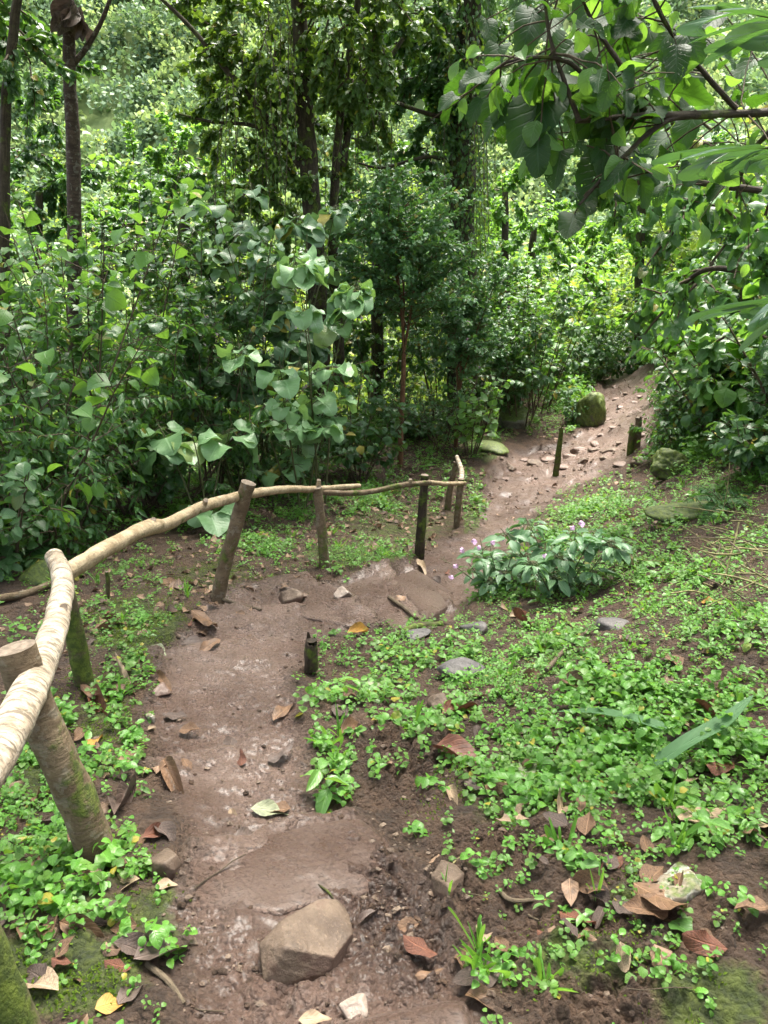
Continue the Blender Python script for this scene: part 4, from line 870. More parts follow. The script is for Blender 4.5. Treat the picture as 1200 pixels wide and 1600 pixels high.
B('shrub', 'dark medium leaved bush beside the rust stemmed sapling', 'shrub', 560, 8.9, 590, 170, 'mid', 214, n=700)
B('sapling', 'small leaved sapling with rust red twin stems at the forest edge', 'tree', 625, 9.4, 275, 300, 'sap', 215, n=8000, trunk=.42, lean=(.03, .28), stemr=.015, flowers=5, tw=14, stems=6, taper=-.2)
B('sapling', 'second small leaved sapling with pinkish flower sprays beside the dark ivied trunk', 'tree', 712, 10.3, 370, 230, 'sap', 216, n=5000, trunk=.25, lean=(.03, .35), stems=6, tw=12, taper=0., flowers=9)
B('shrub', 'low bush with pale round leaves behind the pale mossy boulder', 'shrub', 735, 9.9, 575, 110, 'round', 217, n=260)
B('shrub', 'dark small leaved bush behind the pale round leaved bush', 'shrub', 690, 10.5, 560, 160, 'small', 218, n=1300)
B('shrub', 'dense dark bush above the pale mossy boulder', 'shrub', 815, 11.5, 420, 190, 'mid', 219, n=1800)
B('shrub', 'mid green bush at the outer side of the path bend', 'shrub', 770, 11.8, 440, 170, 'small', 220, n=2200)
B('shrub', 'dark bush overhanging the far end of the path', 'shrub', 885, 15.0, 470, 200, 'mid', 221, n=1600)
B('shrub', 'pale leaved bush closing the far end of the path', 'shrub', 955, 17.0, 450, 200, 'round', 222, n=1500)
B('shrub', 'fine leaved bush filling the gap under the ringed trunk', 'shrub', 150, 7.0, 380, 300, 'lance', 251, n=2600, L=(.06, .10))
B('shrub', 'medium leaved bush behind the weeping bush', 'shrub', 330, 8.0, 360, 240, 'mid', 252, n=1300)
B('shrub', 'narrow leaved bush at the forest edge beside the mossy corner', 'shrub', -20, 5.4, 560, 220, 'lance', 253, n=1500)
B('shrub', 'medium leaved bush hiding the foot of the ringed trunk', 'shrub', 115, 7.8, 300, 230, 'mid', 254, n=1300, mat='lance')
B('shrub', 'low bush closing the far end of the path', 'shrub', 978, 15.6, 505, 190, 'mid', 255, n=1600)
B('shrub', 'low bush on the outer side of the path end', 'shrub', 905, 14.6, 545, 110, 'small', 256, n=1300)
B('shrub', 'bush on the inner side of the path end', 'shrub', 1125, 13.6, 520, 130, 'small', 257, n=1400)
SP['layer'] = dict(t=T_OV, L=(.09, .15), W=.66, droop=.3, tilt=.25, flat=1.8, pet=.25, mat='bright', bark='twig', n=800, stems=8, tw=8)
B('shrub', 'tall layered leafy shrub closing the gap behind the ringed trunk', 'shrub', 40, 9.8, 150, 260, 'layer', 261, n=900)
B('shrub', 'tall layered leafy shrub between the ringed trunk and the hanging vines', 'shrub', 200, 10.4, 190, 260, 'layer', 262, n=900, mat='lance')
B('shrub', 'layered leafy shrub under the low branch of the vine draped tree', 'shrub', 350, 9.6, 270, 220, 'layer', 263, n=700, mat='small')
B('shrub', 'layered leafy shrub below the broad leaved bush at the forest edge', 'shrub', 120, 6.4, 350, 280, 'layer', 264, n=420, mat='lance')
B('shrub', 'layered leafy shrub behind the two tall saplings', 'shrub', 690, 12.2, 250, 230, 'layer', 265, n=1000, mat='lance')
B('shrub', 'layered leafy shrub at the outer edge of the path end', 'shrub', 840, 13.0, 370, 220, 'layer', 266, n=1000)
# open-slope bushes seen over the hedge
B('valley_bush', 'bright yellow green bush on the slope seen past the ringed trunk', 'bush', 270, 15.5, 165, 190, 'yellow', 240, n=3000)
B('valley_bush', 'yellow green bush low behind the light green broad leaved bush', 'bush', 180, 17.0, 235, 190, 'yellow', 241, n=2600)
B('valley_bush', 'yellow green bush glimpsed between hanging vines', 'bush', 370, 16.0, 200, 200, 'yellow', 242, n=3000)
B('valley_bush', 'bright bush behind the ivied trunk toward the valley', 'bush', 640, 17.0, 150, 220, 'yellow', 243, n=3200)
B('valley_bush', 'sunlit round leaved bush beyond the overhanging branch', 'bush', 870, 19.0, 230, 200, 'round', 244, n=1800)
B('valley_bush', 'sunlit tall bush above the path end', 'bush', 1050, 19.0, 200, 220, 'yellow', 245, n=3000)
B('shrub', 'dark glossy small leaved bush behind the weeping bush', 'shrub', 230, 9.3, 300, 260, 'small', 246, n=3200)
B('shrub', 'dark glossy bush between the ringed trunk and the hanging vines', 'shrub', 330, 10.0, 250, 200, 'mid', 247, n=1500)
B('shrub', 'dense leafy bush under the hanging vines', 'shrub', 420, 11.5, 300, 220, 'small', 248, n=3200)
B('shrub', 'dense leafy bush between the two vine draped trees', 'shrub', 600, 12.5, 300, 220, 'mid', 249, n=2200)
# the bank beside the path, from far to near
B('shrub', 'bush leaning over the path end from the bank', 'shrub', 1040, 14.0, 420, 170, 'mid', 223, n=1500)
B('shrub', 'leafy bank bush above the pair of stakes', 'shrub', 1065, 11.0, 430, 190, 'mid', 224, n=1500, mat='bright')
B('shrub', 'dark bank bush above the big moss covered rock', 'shrub', 1110, 9.0, 400, 220, 'mid', 225, n=1700)
B('shrub', 'bank bush with pale broad leaves above the straw heap', 'shrub', 1165, 7.0, 420, 240, 'bright', 226, n=360)
B('shrub', 'dark small leaved bush trailing down the bank to the mossy rock', 'shrub', 1100, 8.2, 600, 170, 'small', 227, n=1500)
B('shrub', 'tall dark bush at the top of the bank', 'shrub', 1190, 8.0, 190, 260, 'mid', 228, n=1800)
B('shrub', 'dark bush on the near end of the bank by the straw heap', 'shrub', 1195, 5.6, 620, 180, 'mid', 229, n=700)
B('shrub', 'low leafy bush at the foot of the bank between rock and straw', 'shrub', 1165, 6.3, 700, 120, 'small', 230, n=700)
# creeper clumps and undergrowth that nothing tells apart
rg = np.random.default_rng(17)
pr = [shrub('bank_plant', 'small leaved creeper clump covering the bank and edge of the upper path', 'plant', (0, 0, 0), .75, .5, kd, 420 + k, group='creeper clumps on the bank', n=n_, stems=7, tw=6) for k, (kd, n_) in enumerate((('small', 700), ('mid', 300), ('lance', 420)))]
k = -1
for _ in range(120):
    x, y = (3.3 + 1.7 * rg.random() ** 1.5, 4.4 + 6.8 * rg.random()) if _ < 84 else (4.9 + .9 * rg.random(), 11 + 3 * rg.random())
    if float(poly_sd(np.array([x]), np.array([y]))[0]) > -.42: continue
    k += 1; p = (x, y, H1(x, y) - .06); sc = .7 + .8 * rg.random()
    if k < 3: pr[k].location = p
    else: copy_tree(pr[k % 3], p, rg.random() * 6.28, sc, pr[0]['label'], 'creeper clumps on the bank')
pr = [shrub('undergrowth_plant', 'knee high dark undergrowth clump at the shaded forest edge', 'plant', (0, 0, 0), .7, .45, kd, 430 + k, group='undergrowth clumps at the forest edge', n=n_, stems=7, tw=5) for k, (kd, n_) in enumerate((('mid', 220), ('lance', 420), ('small', 600)))]
for k in range(40):
    px = -20 + 680 * (k + rg.random()) / 40; row = np.interp(px, [0, 100, 300, 450, 620, 700], [880, 810, 745, 735, 700, 690]) - 55 * rg.random(); p = ground(px, row); p[2] -= .05
    if k < 3: pr[k].location = p
    else: copy_tree(pr[k % 3], p, rg.random() * 6.28, .55 + .6 * rg.random(), pr[0]['label'], 'undergrowth clumps at the forest edge')
ep = [ground(*q) for q in ((1046,590),(1050,612),(1046,640),(1052,664),(1060,690),(1062,604),(1072,640),(1066,672),(1058,700),(950,574),(930,590),(1085,610),(1030,572),(900,660),(885,640),(938,600))]
bp = [o for o in bpy.data.objects if o.name.startswith('bank_plant') and o.parent is None][:3]
for k, p in enumerate(ep): copy_tree(bp[k % 3], p - UP * .05, k * 2.1, .42 + .09 * (k % 5), bp[0]['label'], 'creeper clumps on the bank')
# flowering balsam
for lab, px, py, tp, wd, sd, nn, fl in (('pink flowered balsam clump at the path bend', 772, 925, 825, 115, 231, 300, [(705,902),(712,884),(741,846),(722,860),(770,847),(785,842),(783,894),(748,855)]),
                                   ('taller leafy balsam clump with a few pink blooms behind the herb patch', 872, 935, 808, 120, 232, 420, [(852,869),(895,824),(909,818)])):
    b_ = ground(px, py); d_ = proj(b_)[2]; e = shrub('balsam', lab, 'flowering plant', b_, top_h(px, tp, b_), wd / FPX * d_ / 2 * 1.1, 'imp', sd, n=int(nn * .62), lean=(.1, .75), stemr=.006)
    for k, (fx, fy) in enumerate(fl):
        q = at_y(fx, fy, b_[1] - .12 - .03 * (k % 3)) - b_; g = Geo(); rg = np.random.default_rng(k)
        aa = np.arange(5) * 1.257 + rg.random(); nn_ = norm(np.array([rg.normal(0, .3), -.8, .5])); x_ = norm(np.cross(nn_, UP)); yv = np.cross(nn_, x_)
        dd = np.cos(aa)[:, None] * x_ + np.sin(aa)[:, None] * yv
        leaves(g, T_RND, np.tile(q, (5, 1)), dd + rg.normal(0, .2, dd.shape), np.tile(nn_, (5, 1)) + rg.normal(0, .35, dd.shape), .014 + .014 * rg.random(5), .9, 0, rg); tube(g, np.array([q, q - nn_ * .015, q - nn_ * .03 - UP * .02]), .0015, 4, cap=False); g.build('flower', M['pink'], e)
# ferns
for lab, px, py, sd, n_, L_ in (('big fern behind the mossy stone at the verge', 18, 880, 1, 11, .60), ('fern in the dark understory behind the bent brown post', 450, 745, 2, 9, .55), ('fern growing above the grey path boulder', 872, 610, 3, 10, .60),
    ('fern hanging on the bank above the moss covered rock', 1150, 640, 4, 9, .6), ('small fern on the bank behind the straw heap', 1130, 800, 5, 8, .35), ('dark fern under the very large round leaves', 395, 700, 6, 9, .55),
    ('fern at the foot of the heart leaved shrub', 510, 690, 7, 8, .55), ('small fern beside the rust stemmed sapling', 660, 690, 8, 8, .5), ('fern at the foot of the narrow leaved bush', 130, 800, 9, 9, .5), ('fern in the shade behind the pale boulder', 790, 630, 10, 8, .5)):
    fern(lab, ground(px, py), sd, n_, L_)

# ------------------------------------------------------------------ trees
def tree(name, label, px, yd, trunkpix, r, crown, seed, leaf='vine', high=(), strands=0, cover=0, branches=(), mat='trunk', cat='tree', shape=None, clothe=0.):
    """trunk through image points at the forward distance YD; branches as image polylines; crown as blobs (px, py, radius m, leaves)"""
    rg = np.random.default_rng(seed); b = column(px, yd); e = empty(name, b, label, cat); sp = SP[leaf] if isinstance(leaf, str) else leaf
    P = spline([b] + [at_y(*p, yd + dy) for *p, dy in trunkpix], 40) - b; P[0, 2] -= .1; g = Geo(); tube(g, P, np.linspace(r * 1.15, r * .7, 40), 14, wob=.16, seed=seed); g.build('trunk', M[mat], e)
    for bp in branches:
        Q = spline([at_y(q[0], q[1], yd + q[2]) for q in bp[1:]], 24) - b; g = Geo(); tube(g, Q, np.linspace(bp[0], bp[0] * .45, 24), 8, wob=.12, seed=seed); g.build('branch', M[mat], e)
    lg = Geo(); tg_ = Geo()
    for cx, cy_, dy, R, n in crown:
        c = at_y(cx, cy_, yd + dy) - b; tw = []
        for k in range(max(6, n // 60)):
            d = norm(rg.normal(0, 1, 3)); T = poly(c + d * R * rg.random() * .5, d, R * .75, 5, -.5, .3, rg); tube(tg_, T, np.linspace(.012, .004, 6), 4, cap=False); tw.append(T)
        leafset(lg, tw, int(n * 1.9), sp, rg)
    for cx, cy3, cz, R, n in high:                     # unseen crown added above the path to shade it: world x, y, z, radius
        c = np.array([cx, cy3, cz]) - b; Q = spline([P[-1], (P[-1] + c) / 2 + UP * .4, c], 12); gb = Geo(); tube(gb, Q, np.linspace(r * .5, .02, 12), 7); gb.build('branch', M[mat], e)
        pos = c + rg.normal(0, 1, (n, 3)) * np.array([R, R, R * .32]) * .55; d = rg.normal(0, 1, (n, 3)); d[:, 2] -= .5
        leaves(lg, SHADE_CANOPY['t'], pos, d, rg.normal(0, .6, (n, 3)) + UP, .16 + .14 * rg.random(n), .62, 0, rg)
    if cover:
        k = rg.random(cover) * 39; i0 = np.minimum(k.astype(int), 38); pos = P[i0] + (P[i0 + 1] - P[i0]) * (k - i0)[:, None]; a = rg.random(cover) * 6.283; o_ = np.stack([np.cos(a), np.sin(a), 0 * a], -1)
        leaves(lg, T_SM, pos + o_ * (r * (1 + 1.1 * rg.random(cover)))[:, None], o_ * .4 + np.array([0, 0, -1]) + rg.normal(0, .3, pos.shape), o_ + UP * .5 + rg.normal(0, .3, pos.shape), .05 + .05 * rg.random(cover), .6, 0, rg)
    lg.build('crown', M[sp['mat']], e)
    if tg_.n: tg_.build('thin_twigs', M['twig'], e)  # bare twigs of the crown, without leaves
    return e, b
VN = dict(t=T_OV, L=(.06, .115), W=.58, droop=.35, tilt=.8, side=1.2, mat='vine')
VS = dict(t=T_OV, L=(.06, .12), W=.55, droop=.3, tilt=.6, side=1.2, mat='small')
SHADE_CANOPY = dict(t=[template('ovate', 2, 1, .2, .5)], L=(.16, .30), W=.62, droop=.4, tilt=.6)  # leaf shape of the unseen crowns added for shade
def vines(e, b, yd, spec, seed, mat='vine'):
    rg = np.random.default_rng(seed); g, s = Geo(), Geo()
    for x0, x1, y0, y1, n in spec:
        for k in range(n):
            x = x0 + (x1 - x0) * rg.random(); ya = y0 - 60 * rg.random(); yb = y1 - (y1 - y0) * .5 * rg.random(); dy = rg.normal(0, .5)
            p, q = at_y(x, ya, yd + dy) - b, at_y(x + rg.normal(0, 18), yb, yd + dy) - b; P = spline([p, (p + q) / 2 + rg.normal(0, .08, 3), q], 12); tube(s, P, .005, 3, cap=False)
            m = int(np.linalg.norm(q - p) * 34); f = rg.random(m) * 11; i0 = f.astype(int); pos = P[i0] + (P[np.minimum(i0 + 1, 11)] - P[i0]) * (f - i0)[:, None]
            d = rg.normal(0, 1, (m, 3)); d[:, 2] = -abs(d[:, 2]) - .2; leaves(g, T_SM, pos + rg.normal(0, .045, (m, 3)), d, rg.normal(0, .6, (m, 3)) + UP, .045 + .05 * rg.random(m), .58, 0, rg)
    s.build('vine_stems', M['twig'], e); g.build('hanging_vines', M[mat], e)
e, b = tree('vine_clad_tree', 'big dark trunk wrapped in ivy beside the path bend', 722, 11.6, [(722,480,0),(724,300,0),(732,100,0),(738,-120,0)], .21, [(700,60,-.3,1.0,900),(640,20,0,1.2,1100),(760,-40,0,1.2,800),(690,190,-.3,.5,300),(650,120,.2,.8,800),(700,150,.3,.7,600),(760,120,.3,.7,600),(670,230,.3,.6,500),(610,60,.3,.7,600)], 301, VS, cover=5200, high=[(2,9.5,6.5,2.6,900),(-1,8.5,6.2,2.4,800),(1,6,5.2,2.2,600)],
    branches=[(.035,(724,190,0),(660,175,-.3),(600,150,-.5),(520,95,-.6)),(.03,(726,260,0),(670,245,-.2),(600,262,-.4),(560,255,-.4))])
vines(e, b, 11.3, [(690,765,80,470,14)], 1)
e, b = tree('vine_clad_tree', 'multi stemmed dark tree with vines hanging in curtains', 497, 10.2, [(500,560,0),(495,420,0),(480,240,0),(470,60,0),(455,-120,0)], .12, [(430,40,0,1.0,800),(520,-10,-.3,1.1,1000),(600,60,.2,.9,700),(380,-10,.3,.9,700),(545,120,-.6,.5,260),(400,130,.2,.7,800),(430,230,.2,.7,800),(390,300,.3,.6,600),(350,200,.4,.6,500),(520,220,.3,.6,500),(450,330,.2,.7,700),(470,120,-.3,.6,500),(540,40,-.7,.6,300),(580,110,-.7,.5,260),(410,420,.3,.6,500),(590,170,.3,.6,500),(330,40,.3,.6,420),(620,-20,0,.8,700)], 302, VN, cover=500, high=[(-2.5,8,6.,2.6,900),(-1,5,5.,2.3,800),(-4,5.5,5.4,2.4,800),(-1.5,1.5,5.,2.4,700)],
    branches=[(.085,(530,600,.3),(528,500,.3),(520,380,.2),(530,200,.1),(560,0,0)),(.05,(470,260,0),(440,215,0),(405,170,0),(350,105,0),(300,45,0),(245,-10,0)),(.05,(535,260,.2),(550,190,.2),(590,120,.2),(630,60,.2)),(.03,(470,235,0),(400,198,.1),(330,190,.1),(280,178,.2))])
vines(e, b, 10.0, [(380,480,60,360,14),(480,600,100,380,8),(350,420,140,420,8)], 2)
e, b = tree('slender_tree', 'thin ringed trunk with two ascending side branches', 117, 9.0, [(116,420,0),(114,240,0),(109,120,0),(106,0,0),(104,-120,0)], .072, [(20,10,.4,.7,300),(60,120,.6,.6,220),(-30,60,.2,.7,260)], 303, VS, mat='trunkring', high=[(-5.5,8,6.5,2.2,700),(-6,4,5.6,2.4,700)],
    branches=[(.034,(111,124,0),(70,95,0),(30,55,0),(-20,8,0)),(.034,(111,104,0),(135,75,0),(160,30,0),(185,-40,0))])
rg = np.random.default_rng(5); g = Geo(); c = at_y(117, 10, 8.9) - b; d = rg.normal(0, 1, (14, 3)); d[:, 2] = -abs(d[:, 2]) * 2 - .8
leaves(g, T_DEAD, np.tile(c, (14, 1)) + rg.normal(0, .04, (14, 3)), d, rg.normal(0, 1, (14, 3)), .30, .5, 0, rg); g.build('dead_leaves', M['deadgrey'], e)
tree('slender_tree', 'pale young trunk standing at the picture edge behind the broad leaved bush'.replace('picture', 'forest'), 8, 8.0, [(6,420,0),(8,200,0),(20,60,0),(40,-100,0)], .05, [(30,60,0,.6,260),(-40,0,0,.8,300)], 304, VS)
tree('understory_tree', 'backlit broad leaved tree hanging over the bank beneath the eaten branches', 1300, 5.6, [(1310,500,0),(1310,300,0),(1300,150,0)], .06, [(1010,255,0,.45,50),(1075,320,0,.5,60),(1140,250,.3,.5,60),(960,300,.4,.4,36),(1100,430,.2,.5,60),(1180,380,-.3,.5,60),(1060,470,.5,.4,44),(1170,520,0,.5,60)], 309, dict(t=T_BIG, L=(.06, .13), W=.6, droop=.6, tilt=.8, mat='lance', pet=.2), high=[(2.2,2.0,4.9,2.2,600),(.8,-.5,5.2,2.6,700),(5,7,5.8,2.4,700)], branches=[(.03,(1310,330,0),(1200,300,0),(1120,290,0),(1050,280,0),(980,290,.2)),(.03,(1310,440,0),(1200,430,0),(1110,420,.1),(1060,450,.3))])
tree('understory_tree', 'dark bushy tree behind the weeping bush and thin ringed trunk', 280, 11.0, [(285,420,0),(290,330,0)], .09, [(280,370,0,.8,900),(210,350,.3,.7,700),(340,330,.2,.7,700),(180,420,0,.7,600),(330,440,0,.7,600),(250,290,.4,.6,420)], 305, VS)
tree('understory_tree', 'dense dark tree between the hanging vines and the sapling', 590, 12.5, [(590,420,0),(600,300,0)], .1, [(590,300,0,.9,900),(640,230,.3,.7,600),(540,400,0,.8,700),(650,380,0,.7,600),(570,500,0,.8,700)], 306, VS)
tree('understory_tree', 'leafy tree rising behind the dense bushes at the path bend', 830, 14.5, [(830,420,0),(835,350,0)], .08, [(830,400,0,.9,900),(780,360,.3,.8,700),(900,420,.2,.9,900),(790,470,0,.8,700)], 307, dict(VS, mat='bright', L=(.07, .13)))
tree('understory_tree', 'tall leafy tree above the far end of the path', 1000, 16.0, [(1000,380,0),(1010,250,0)], .1, [(990,330,0,1.1,1000),(1060,250,0,1.2,1100),(930,370,.3,.8,600),(1060,420,-.5,1.0,900)], 308, dict(VN, mat='bright', L=(.08, .14)))

tree('understory_tree', 'leafy tree behind the ringed trunk at the valley side', 60, 12.2, [(60,420,0),(62,300,0)], .07, [(40,230,0,.7,700),(100,280,.2,.7,700),(0,320,0,.8,700),(80,180,.3,.5,350),(130,350,0,.6,500)], 310, VS)
tree('understory_tree', 'light leafy tree between the ringed trunk and the vine tree', 230, 13.2, [(230,420,0),(235,310,0)], .07, [(210,260,0,.7,600),(280,240,.2,.8,700),(330,290,0,.7,600),(250,330,0,.7,600),(180,330,.3,.6,400)], 311, dict(VN, mat='bright'))
tree('understory_tree', 'leafy tree filling the gap beside the dark ivied trunk', 800, 13.5, [(790,420,0),(790,300,0)], .07, [(790,300,.2,.7,500),(770,390,0,.7,600),(840,350,.2,.7,500),(720,330,.4,.7,600)], 312, dict(VN, mat='bright'))
# tree leaning in from the bank: big eaten leaves close to the camera
b = column(1330, 3.6); e = empty('overhanging_tree', b, 'tree leaning in from the bank with large insect eaten leaves on dark branches', 'tree')
g = Geo(); P = spline([b - UP * .1, b + (-.05, 0, .8), b + (-.1, -.1, 1.9), b + (-.05, -.2, 3.2)], 30) - b; tube(g, P, np.linspace(.10, .06, 30), 12, wob=.15); g.build('trunk', M['trunk'], e)
LB = [(.030, (1330,170,3.3),(1200,175,3.1),(1080,180,2.9),(985,182,2.8),(900,190,2.7)),(.020,(1120,180,2.95),(1040,190,2.85),(960,260,2.75),(905,320,2.7)),(.018,(1010,180,2.85),(975,110,2.8),(935,50,2.75),(890,-40,2.7)),
      (.014,(960,180,2.8),(905,110,2.75),(860,90,2.7),(800,95,2.7),(770,110,2.65)),(.016,(1150,170,3.0),(1080,90,2.95),(1030,20,2.9),(1000,-60,2.9)),(.014,(905,190,2.7),(860,60,2.72),(850,-30,2.7)),(.02,(1230,180,3.2),(1180,230,3.3),(1160,270,3.4),(1150,310,3.4))]
rg = np.random.default_rng(9); tws = []
for q in LB:
    Q = spline([at_y(*p) for p in q[1:]], 26) - b; g = Geo(); tube(g, Q, np.linspace(q[0], q[0] * .35, 26) * .62, 8, wob=.2, seed=len(tws)); g.build('branch', M['trunk'], e); tws.append(Q)
lg, tg_ = Geo(), Geo()
HL = [(872,112,806,236,2.5,.56,1),(897,68,845,124,2.55,.6,1),(985,166,896,206,2.6,.6,1),(1020,130,1010,215,2.8,.82,.3),(1066,116,1060,168,2.85,.95,.3),(966,222,912,306,2.65,.62,.6),(800,128,743,172,2.65,.55,.3),(812,40,822,118,2.8,.45,.5),(1012,44,940,88,2.7,.5,1),
      (836,14,814,72,2.75,.5,.5),(912,304,918,334,2.7,.8,.4),(898,334,884,370,2.75,.65,.5),(1010,262,948,283,3.0,.38,1),(1045,270,996,298,3.0,.38,1),(1088,172,1052,238,3.1,.55,.2),(958,152,938,192,2.85,.8,.4),(905,150,884,210,2.95,.36,.3),
      (1060,40,1008,76,2.85,.5,.4),(948,20,906,48,2.85,.5,.5),(780,70,764,132,2.85,.5,.3),(1100,60,1072,114,3.05,.5,.3),(1050,210,990,246,3.2,.33,.2),(1100,236,1050,294,3.3,.36,.2),(1180,90,1128,142,3.1,.45,.5),(870,20,850,60,2.9,.5,.5),(1130,20,1090,50,3.0,.5,.4),(985,90,960,130,3.0,.5,.4),(760,30,770,70,2.9,.5,.4)]
for x0, y0, x1, y1, dd, W, face in HL:
    p, q = at_depth(x0, y0, dd) - b, at_depth(x1, y1, dd * (1 - .03 * (rg.random()))) - b; d = q - p; L = np.linalg.norm(d); n_ = norm(np.array([rg.normal(0, .15), -1. * face - .1, 1.1 - .5 * face]))
    leaves(lg, T_HERO, p[None], d[None], n_[None], L, W * .9, 0, rg)
    t = min(tws, key=lambda T: np.linalg.norm(T - p, axis=1).min()); c = t[np.linalg.norm(t - p, axis=1).argmin()]; tube(tg_, spline([c, (c + p) / 2 + UP * .02, p, p + d * .12], 8), np.linspace(.0034, .002, 8), 5, cap=False)
tw = []
for t in tws:
    for k in range(9):
        p = t[rg.integers(6, 26)]; T = poly(p, rg.normal(0, 1, 3) + np.array([-.1, 0, .15]), .18 + .22 * rg.random(), 5, -.3, .3, rg); tube(tg_, T, np.linspace(.0035, .0015, 6), 4, cap=False); tw.append(T)
leafset(lg, tw, 110, dict(t=T_HERO, L=(.05, .10), W=.6, droop=.9, tilt=.6, pet=.2), rg)
leafset(lg, tw, 46, dict(t=T_HERO, L=(.08, .145), W=.62, droop=.8, tilt=.5, pet=.15, flat=.7), rg)
yg = Geo(); leafset(yg, tw, 170, dict(t=T_OVN, L=(.05, .11), W=.6, droop=.7, tilt=.8, pet=.25), rg); yg.build('young_foliage', M['bright'], e)
lg.build('crown', M['over'], e); tg_.build('thin_twigs', M['twig'], e)  # second mesh: bare twigs and leaf stalks only
# strap leaved palm beside it
b = column(1400, 3.0); e = empty('bamboo_palm', b, 'palm with long narrow arching blades at the near end of the bank', 'palm'); g, s = Geo(), Geo(); rg = np.random.default_rng(12)
for (x0, y0, x1, y1, dd, n_) in [(1440,150,1170,20,2.1,13),(1440,300,1160,230,2.2,13),(1450,520,1215,470,2.2,12)]:
    P = spline([at_depth(1480, 1000, 3.0) - b, at_depth(x0, y0, dd + .3) - b, at_depth((x0 + x1) / 2 + 30, (y0 + y1) / 2 - 25, dd) - b, at_depth(x1, y1, dd) - b], 40); tube(s, P, np.linspace(.012, .003, 40), 6, cap=False)
    for sg in (-1, 1):
        i0 = np.linspace(14, 39, n_).astype(int); pos = P[i0]; d = norm(np.gradient(P, axis=0))[i0]; sd = norm(np.cross(d, UP)) * sg
        leaves(g, T_STRAP, pos, d * .75 + sd * .8 + np.array([0, 0, -.15]) + rg.normal(0, .1, pos.shape), UP + rg.normal(0, .2, pos.shape), .30 + .12 * rg.random(n_), .038, 0, rg)
s.build('stems', M['gstem'], e); g.build('fronds', M['strap'], e)

# bright bushes on the slope behind the trees, and further trees down the valley
pr = [shrub('valley_bush', 'yellow green bush on the open slope behind the trees', 'bush', (0, 0, 0), 3.0, 1.7, 'yellow', 400 + k, n=2600, group='bushes on the open valley slope', L=(.09, .16)) for k in range(2)]
rg = np.random.default_rng(21); spots = [(x, y) for y in (14.5, 17., 20., 24., 29.) for x in np.linspace(-9, 9, 8) * y / 18]
for k, (x, y) in enumerate(spots):
    x += rg.normal(0, .6); y += rg.normal(0, .7)
    if abs(x - 4.6 - (y - 14) * .3) < 1.2 and y < 17: x += 2.4
    p = (x, y, H1(x, y) - .05); sc = .75 + .65 * rg.random()
    if k < 2: pr[k].location = p
    else: copy_tree(pr[k % 2], p, rg.random() * 6.28, sc, pr[0]['label'], 'bushes on the open valley slope')
# the wood on the far side: too many crowns to count
rg = np.random.default_rng(31); nC = 8500; cx = rg.uniform(-75, 75, nC); cyy = 34 + 75 * rg.random(nC) ** 1.1; keep = np.abs(cx) < cyy * .66; cx, cyy = cx[keep], cyy[keep]
R_ = .8 + 1.7 * rg.random(len(cx)) ** 2; g, g2 = Geo(), Geo(); T_Q = [template('ovate', 2, 1, 0, .5)]
for k in range(len(cx)):
    n_ = int(85 * R_[k]); d = norm(rg.normal(0, 1, (n_, 3))); d[:, 2] = np.abs(d[:, 2]) * .9 - .1; c = np.array([cx[k], cyy[k], float(hillz(cx[k], cyy[k])) + R_[k] * .35])
    pos = c + d * (R_[k] * (.6 + .45 * rg.random(n_)))[:, None] * np.array([1, 1, 1.15]); leaves(g if k % 3 else g2, T_Q, pos, d + rg.normal(0, .6, d.shape), d + rg.normal(0, .5, d.shape) + UP * .4, .26 + .28 * rg.random(n_), .75, 0, rg)
tag(g.build('distant_wood', M['fardark']), 'pale green wooded slope across the valley', 'forest', kind='stuff'); tag(g2.build('distant_scrub', M['far']), 'bright yellow green scrub across the valley', 'scrub', kind='stuff')

# ------------------------------------------------------------------ ground cover, moss, litter
rg = np.random.default_rng(41)
area = ((rr * np.gradient(rr))[:, None] * np.ones(na)[None]).ravel() * np.tile(np.gradient(np.unwrap(np.r_[ang])), nr)
front = (GY > .3) & (np.abs(np.arctan2(GX, GY)) < rad(60))
def scatter(dens, per_m2, seed):
    r_ = np.random.default_rng(seed); lam = np.where(front, np.clip(dens, 0, 1) * per_m2 * np.abs(area), 0); c = r_.poisson(lam); ix = np.repeat(np.arange(len(c)), c); m = len(ix)
    jit = GV[ix] + np.stack([r_.normal(0, .004, m), r_.normal(0, .004, m), np.zeros(m)], -1) * np.hypot(GX[ix], GY[ix])[:, None]; jit[:, 2] = GV[ix, 2]; return jit, ix
dn = np.maximum(blobs(GPX, GPY, GREEN), .75 * ((GPX < -15) | (GPX > 1215) | (GPY > 1615))) * smooth(.03, -.06, GSD); patch = smooth(-.25, .35, fbm(GX, GY, .22, 3, 61)); clump = smooth(-.5, .1, fbm(GX, GY, .07, 2, 63))
dn = dn * (.38 + .62 * np.maximum(patch, smooth(.75, 1., dn))) * (.3 + .7 * clump) * (GY < 13)
wild = ((GX < -1.2) | (GY > 9)) * smooth(7, 9.5, GY) * smooth(-.15, -.5, GSD) * (GY < 16)
per = np.interp(np.hypot(GX, GY), [1.5, 3.5, 6, 9, 14], [2300, 1700, 1000, 650, 450]) / 2300; bank = smooth(2.7, 3.3, GX) * smooth(3.5, 4.5, GY) * (GY < 15) * smooth(-.1, -.3, GSD)
pos, ix = scatter(np.maximum(np.maximum(dn, wild * .25), bank * .9) * per, 2300, 1); N = len(pos)
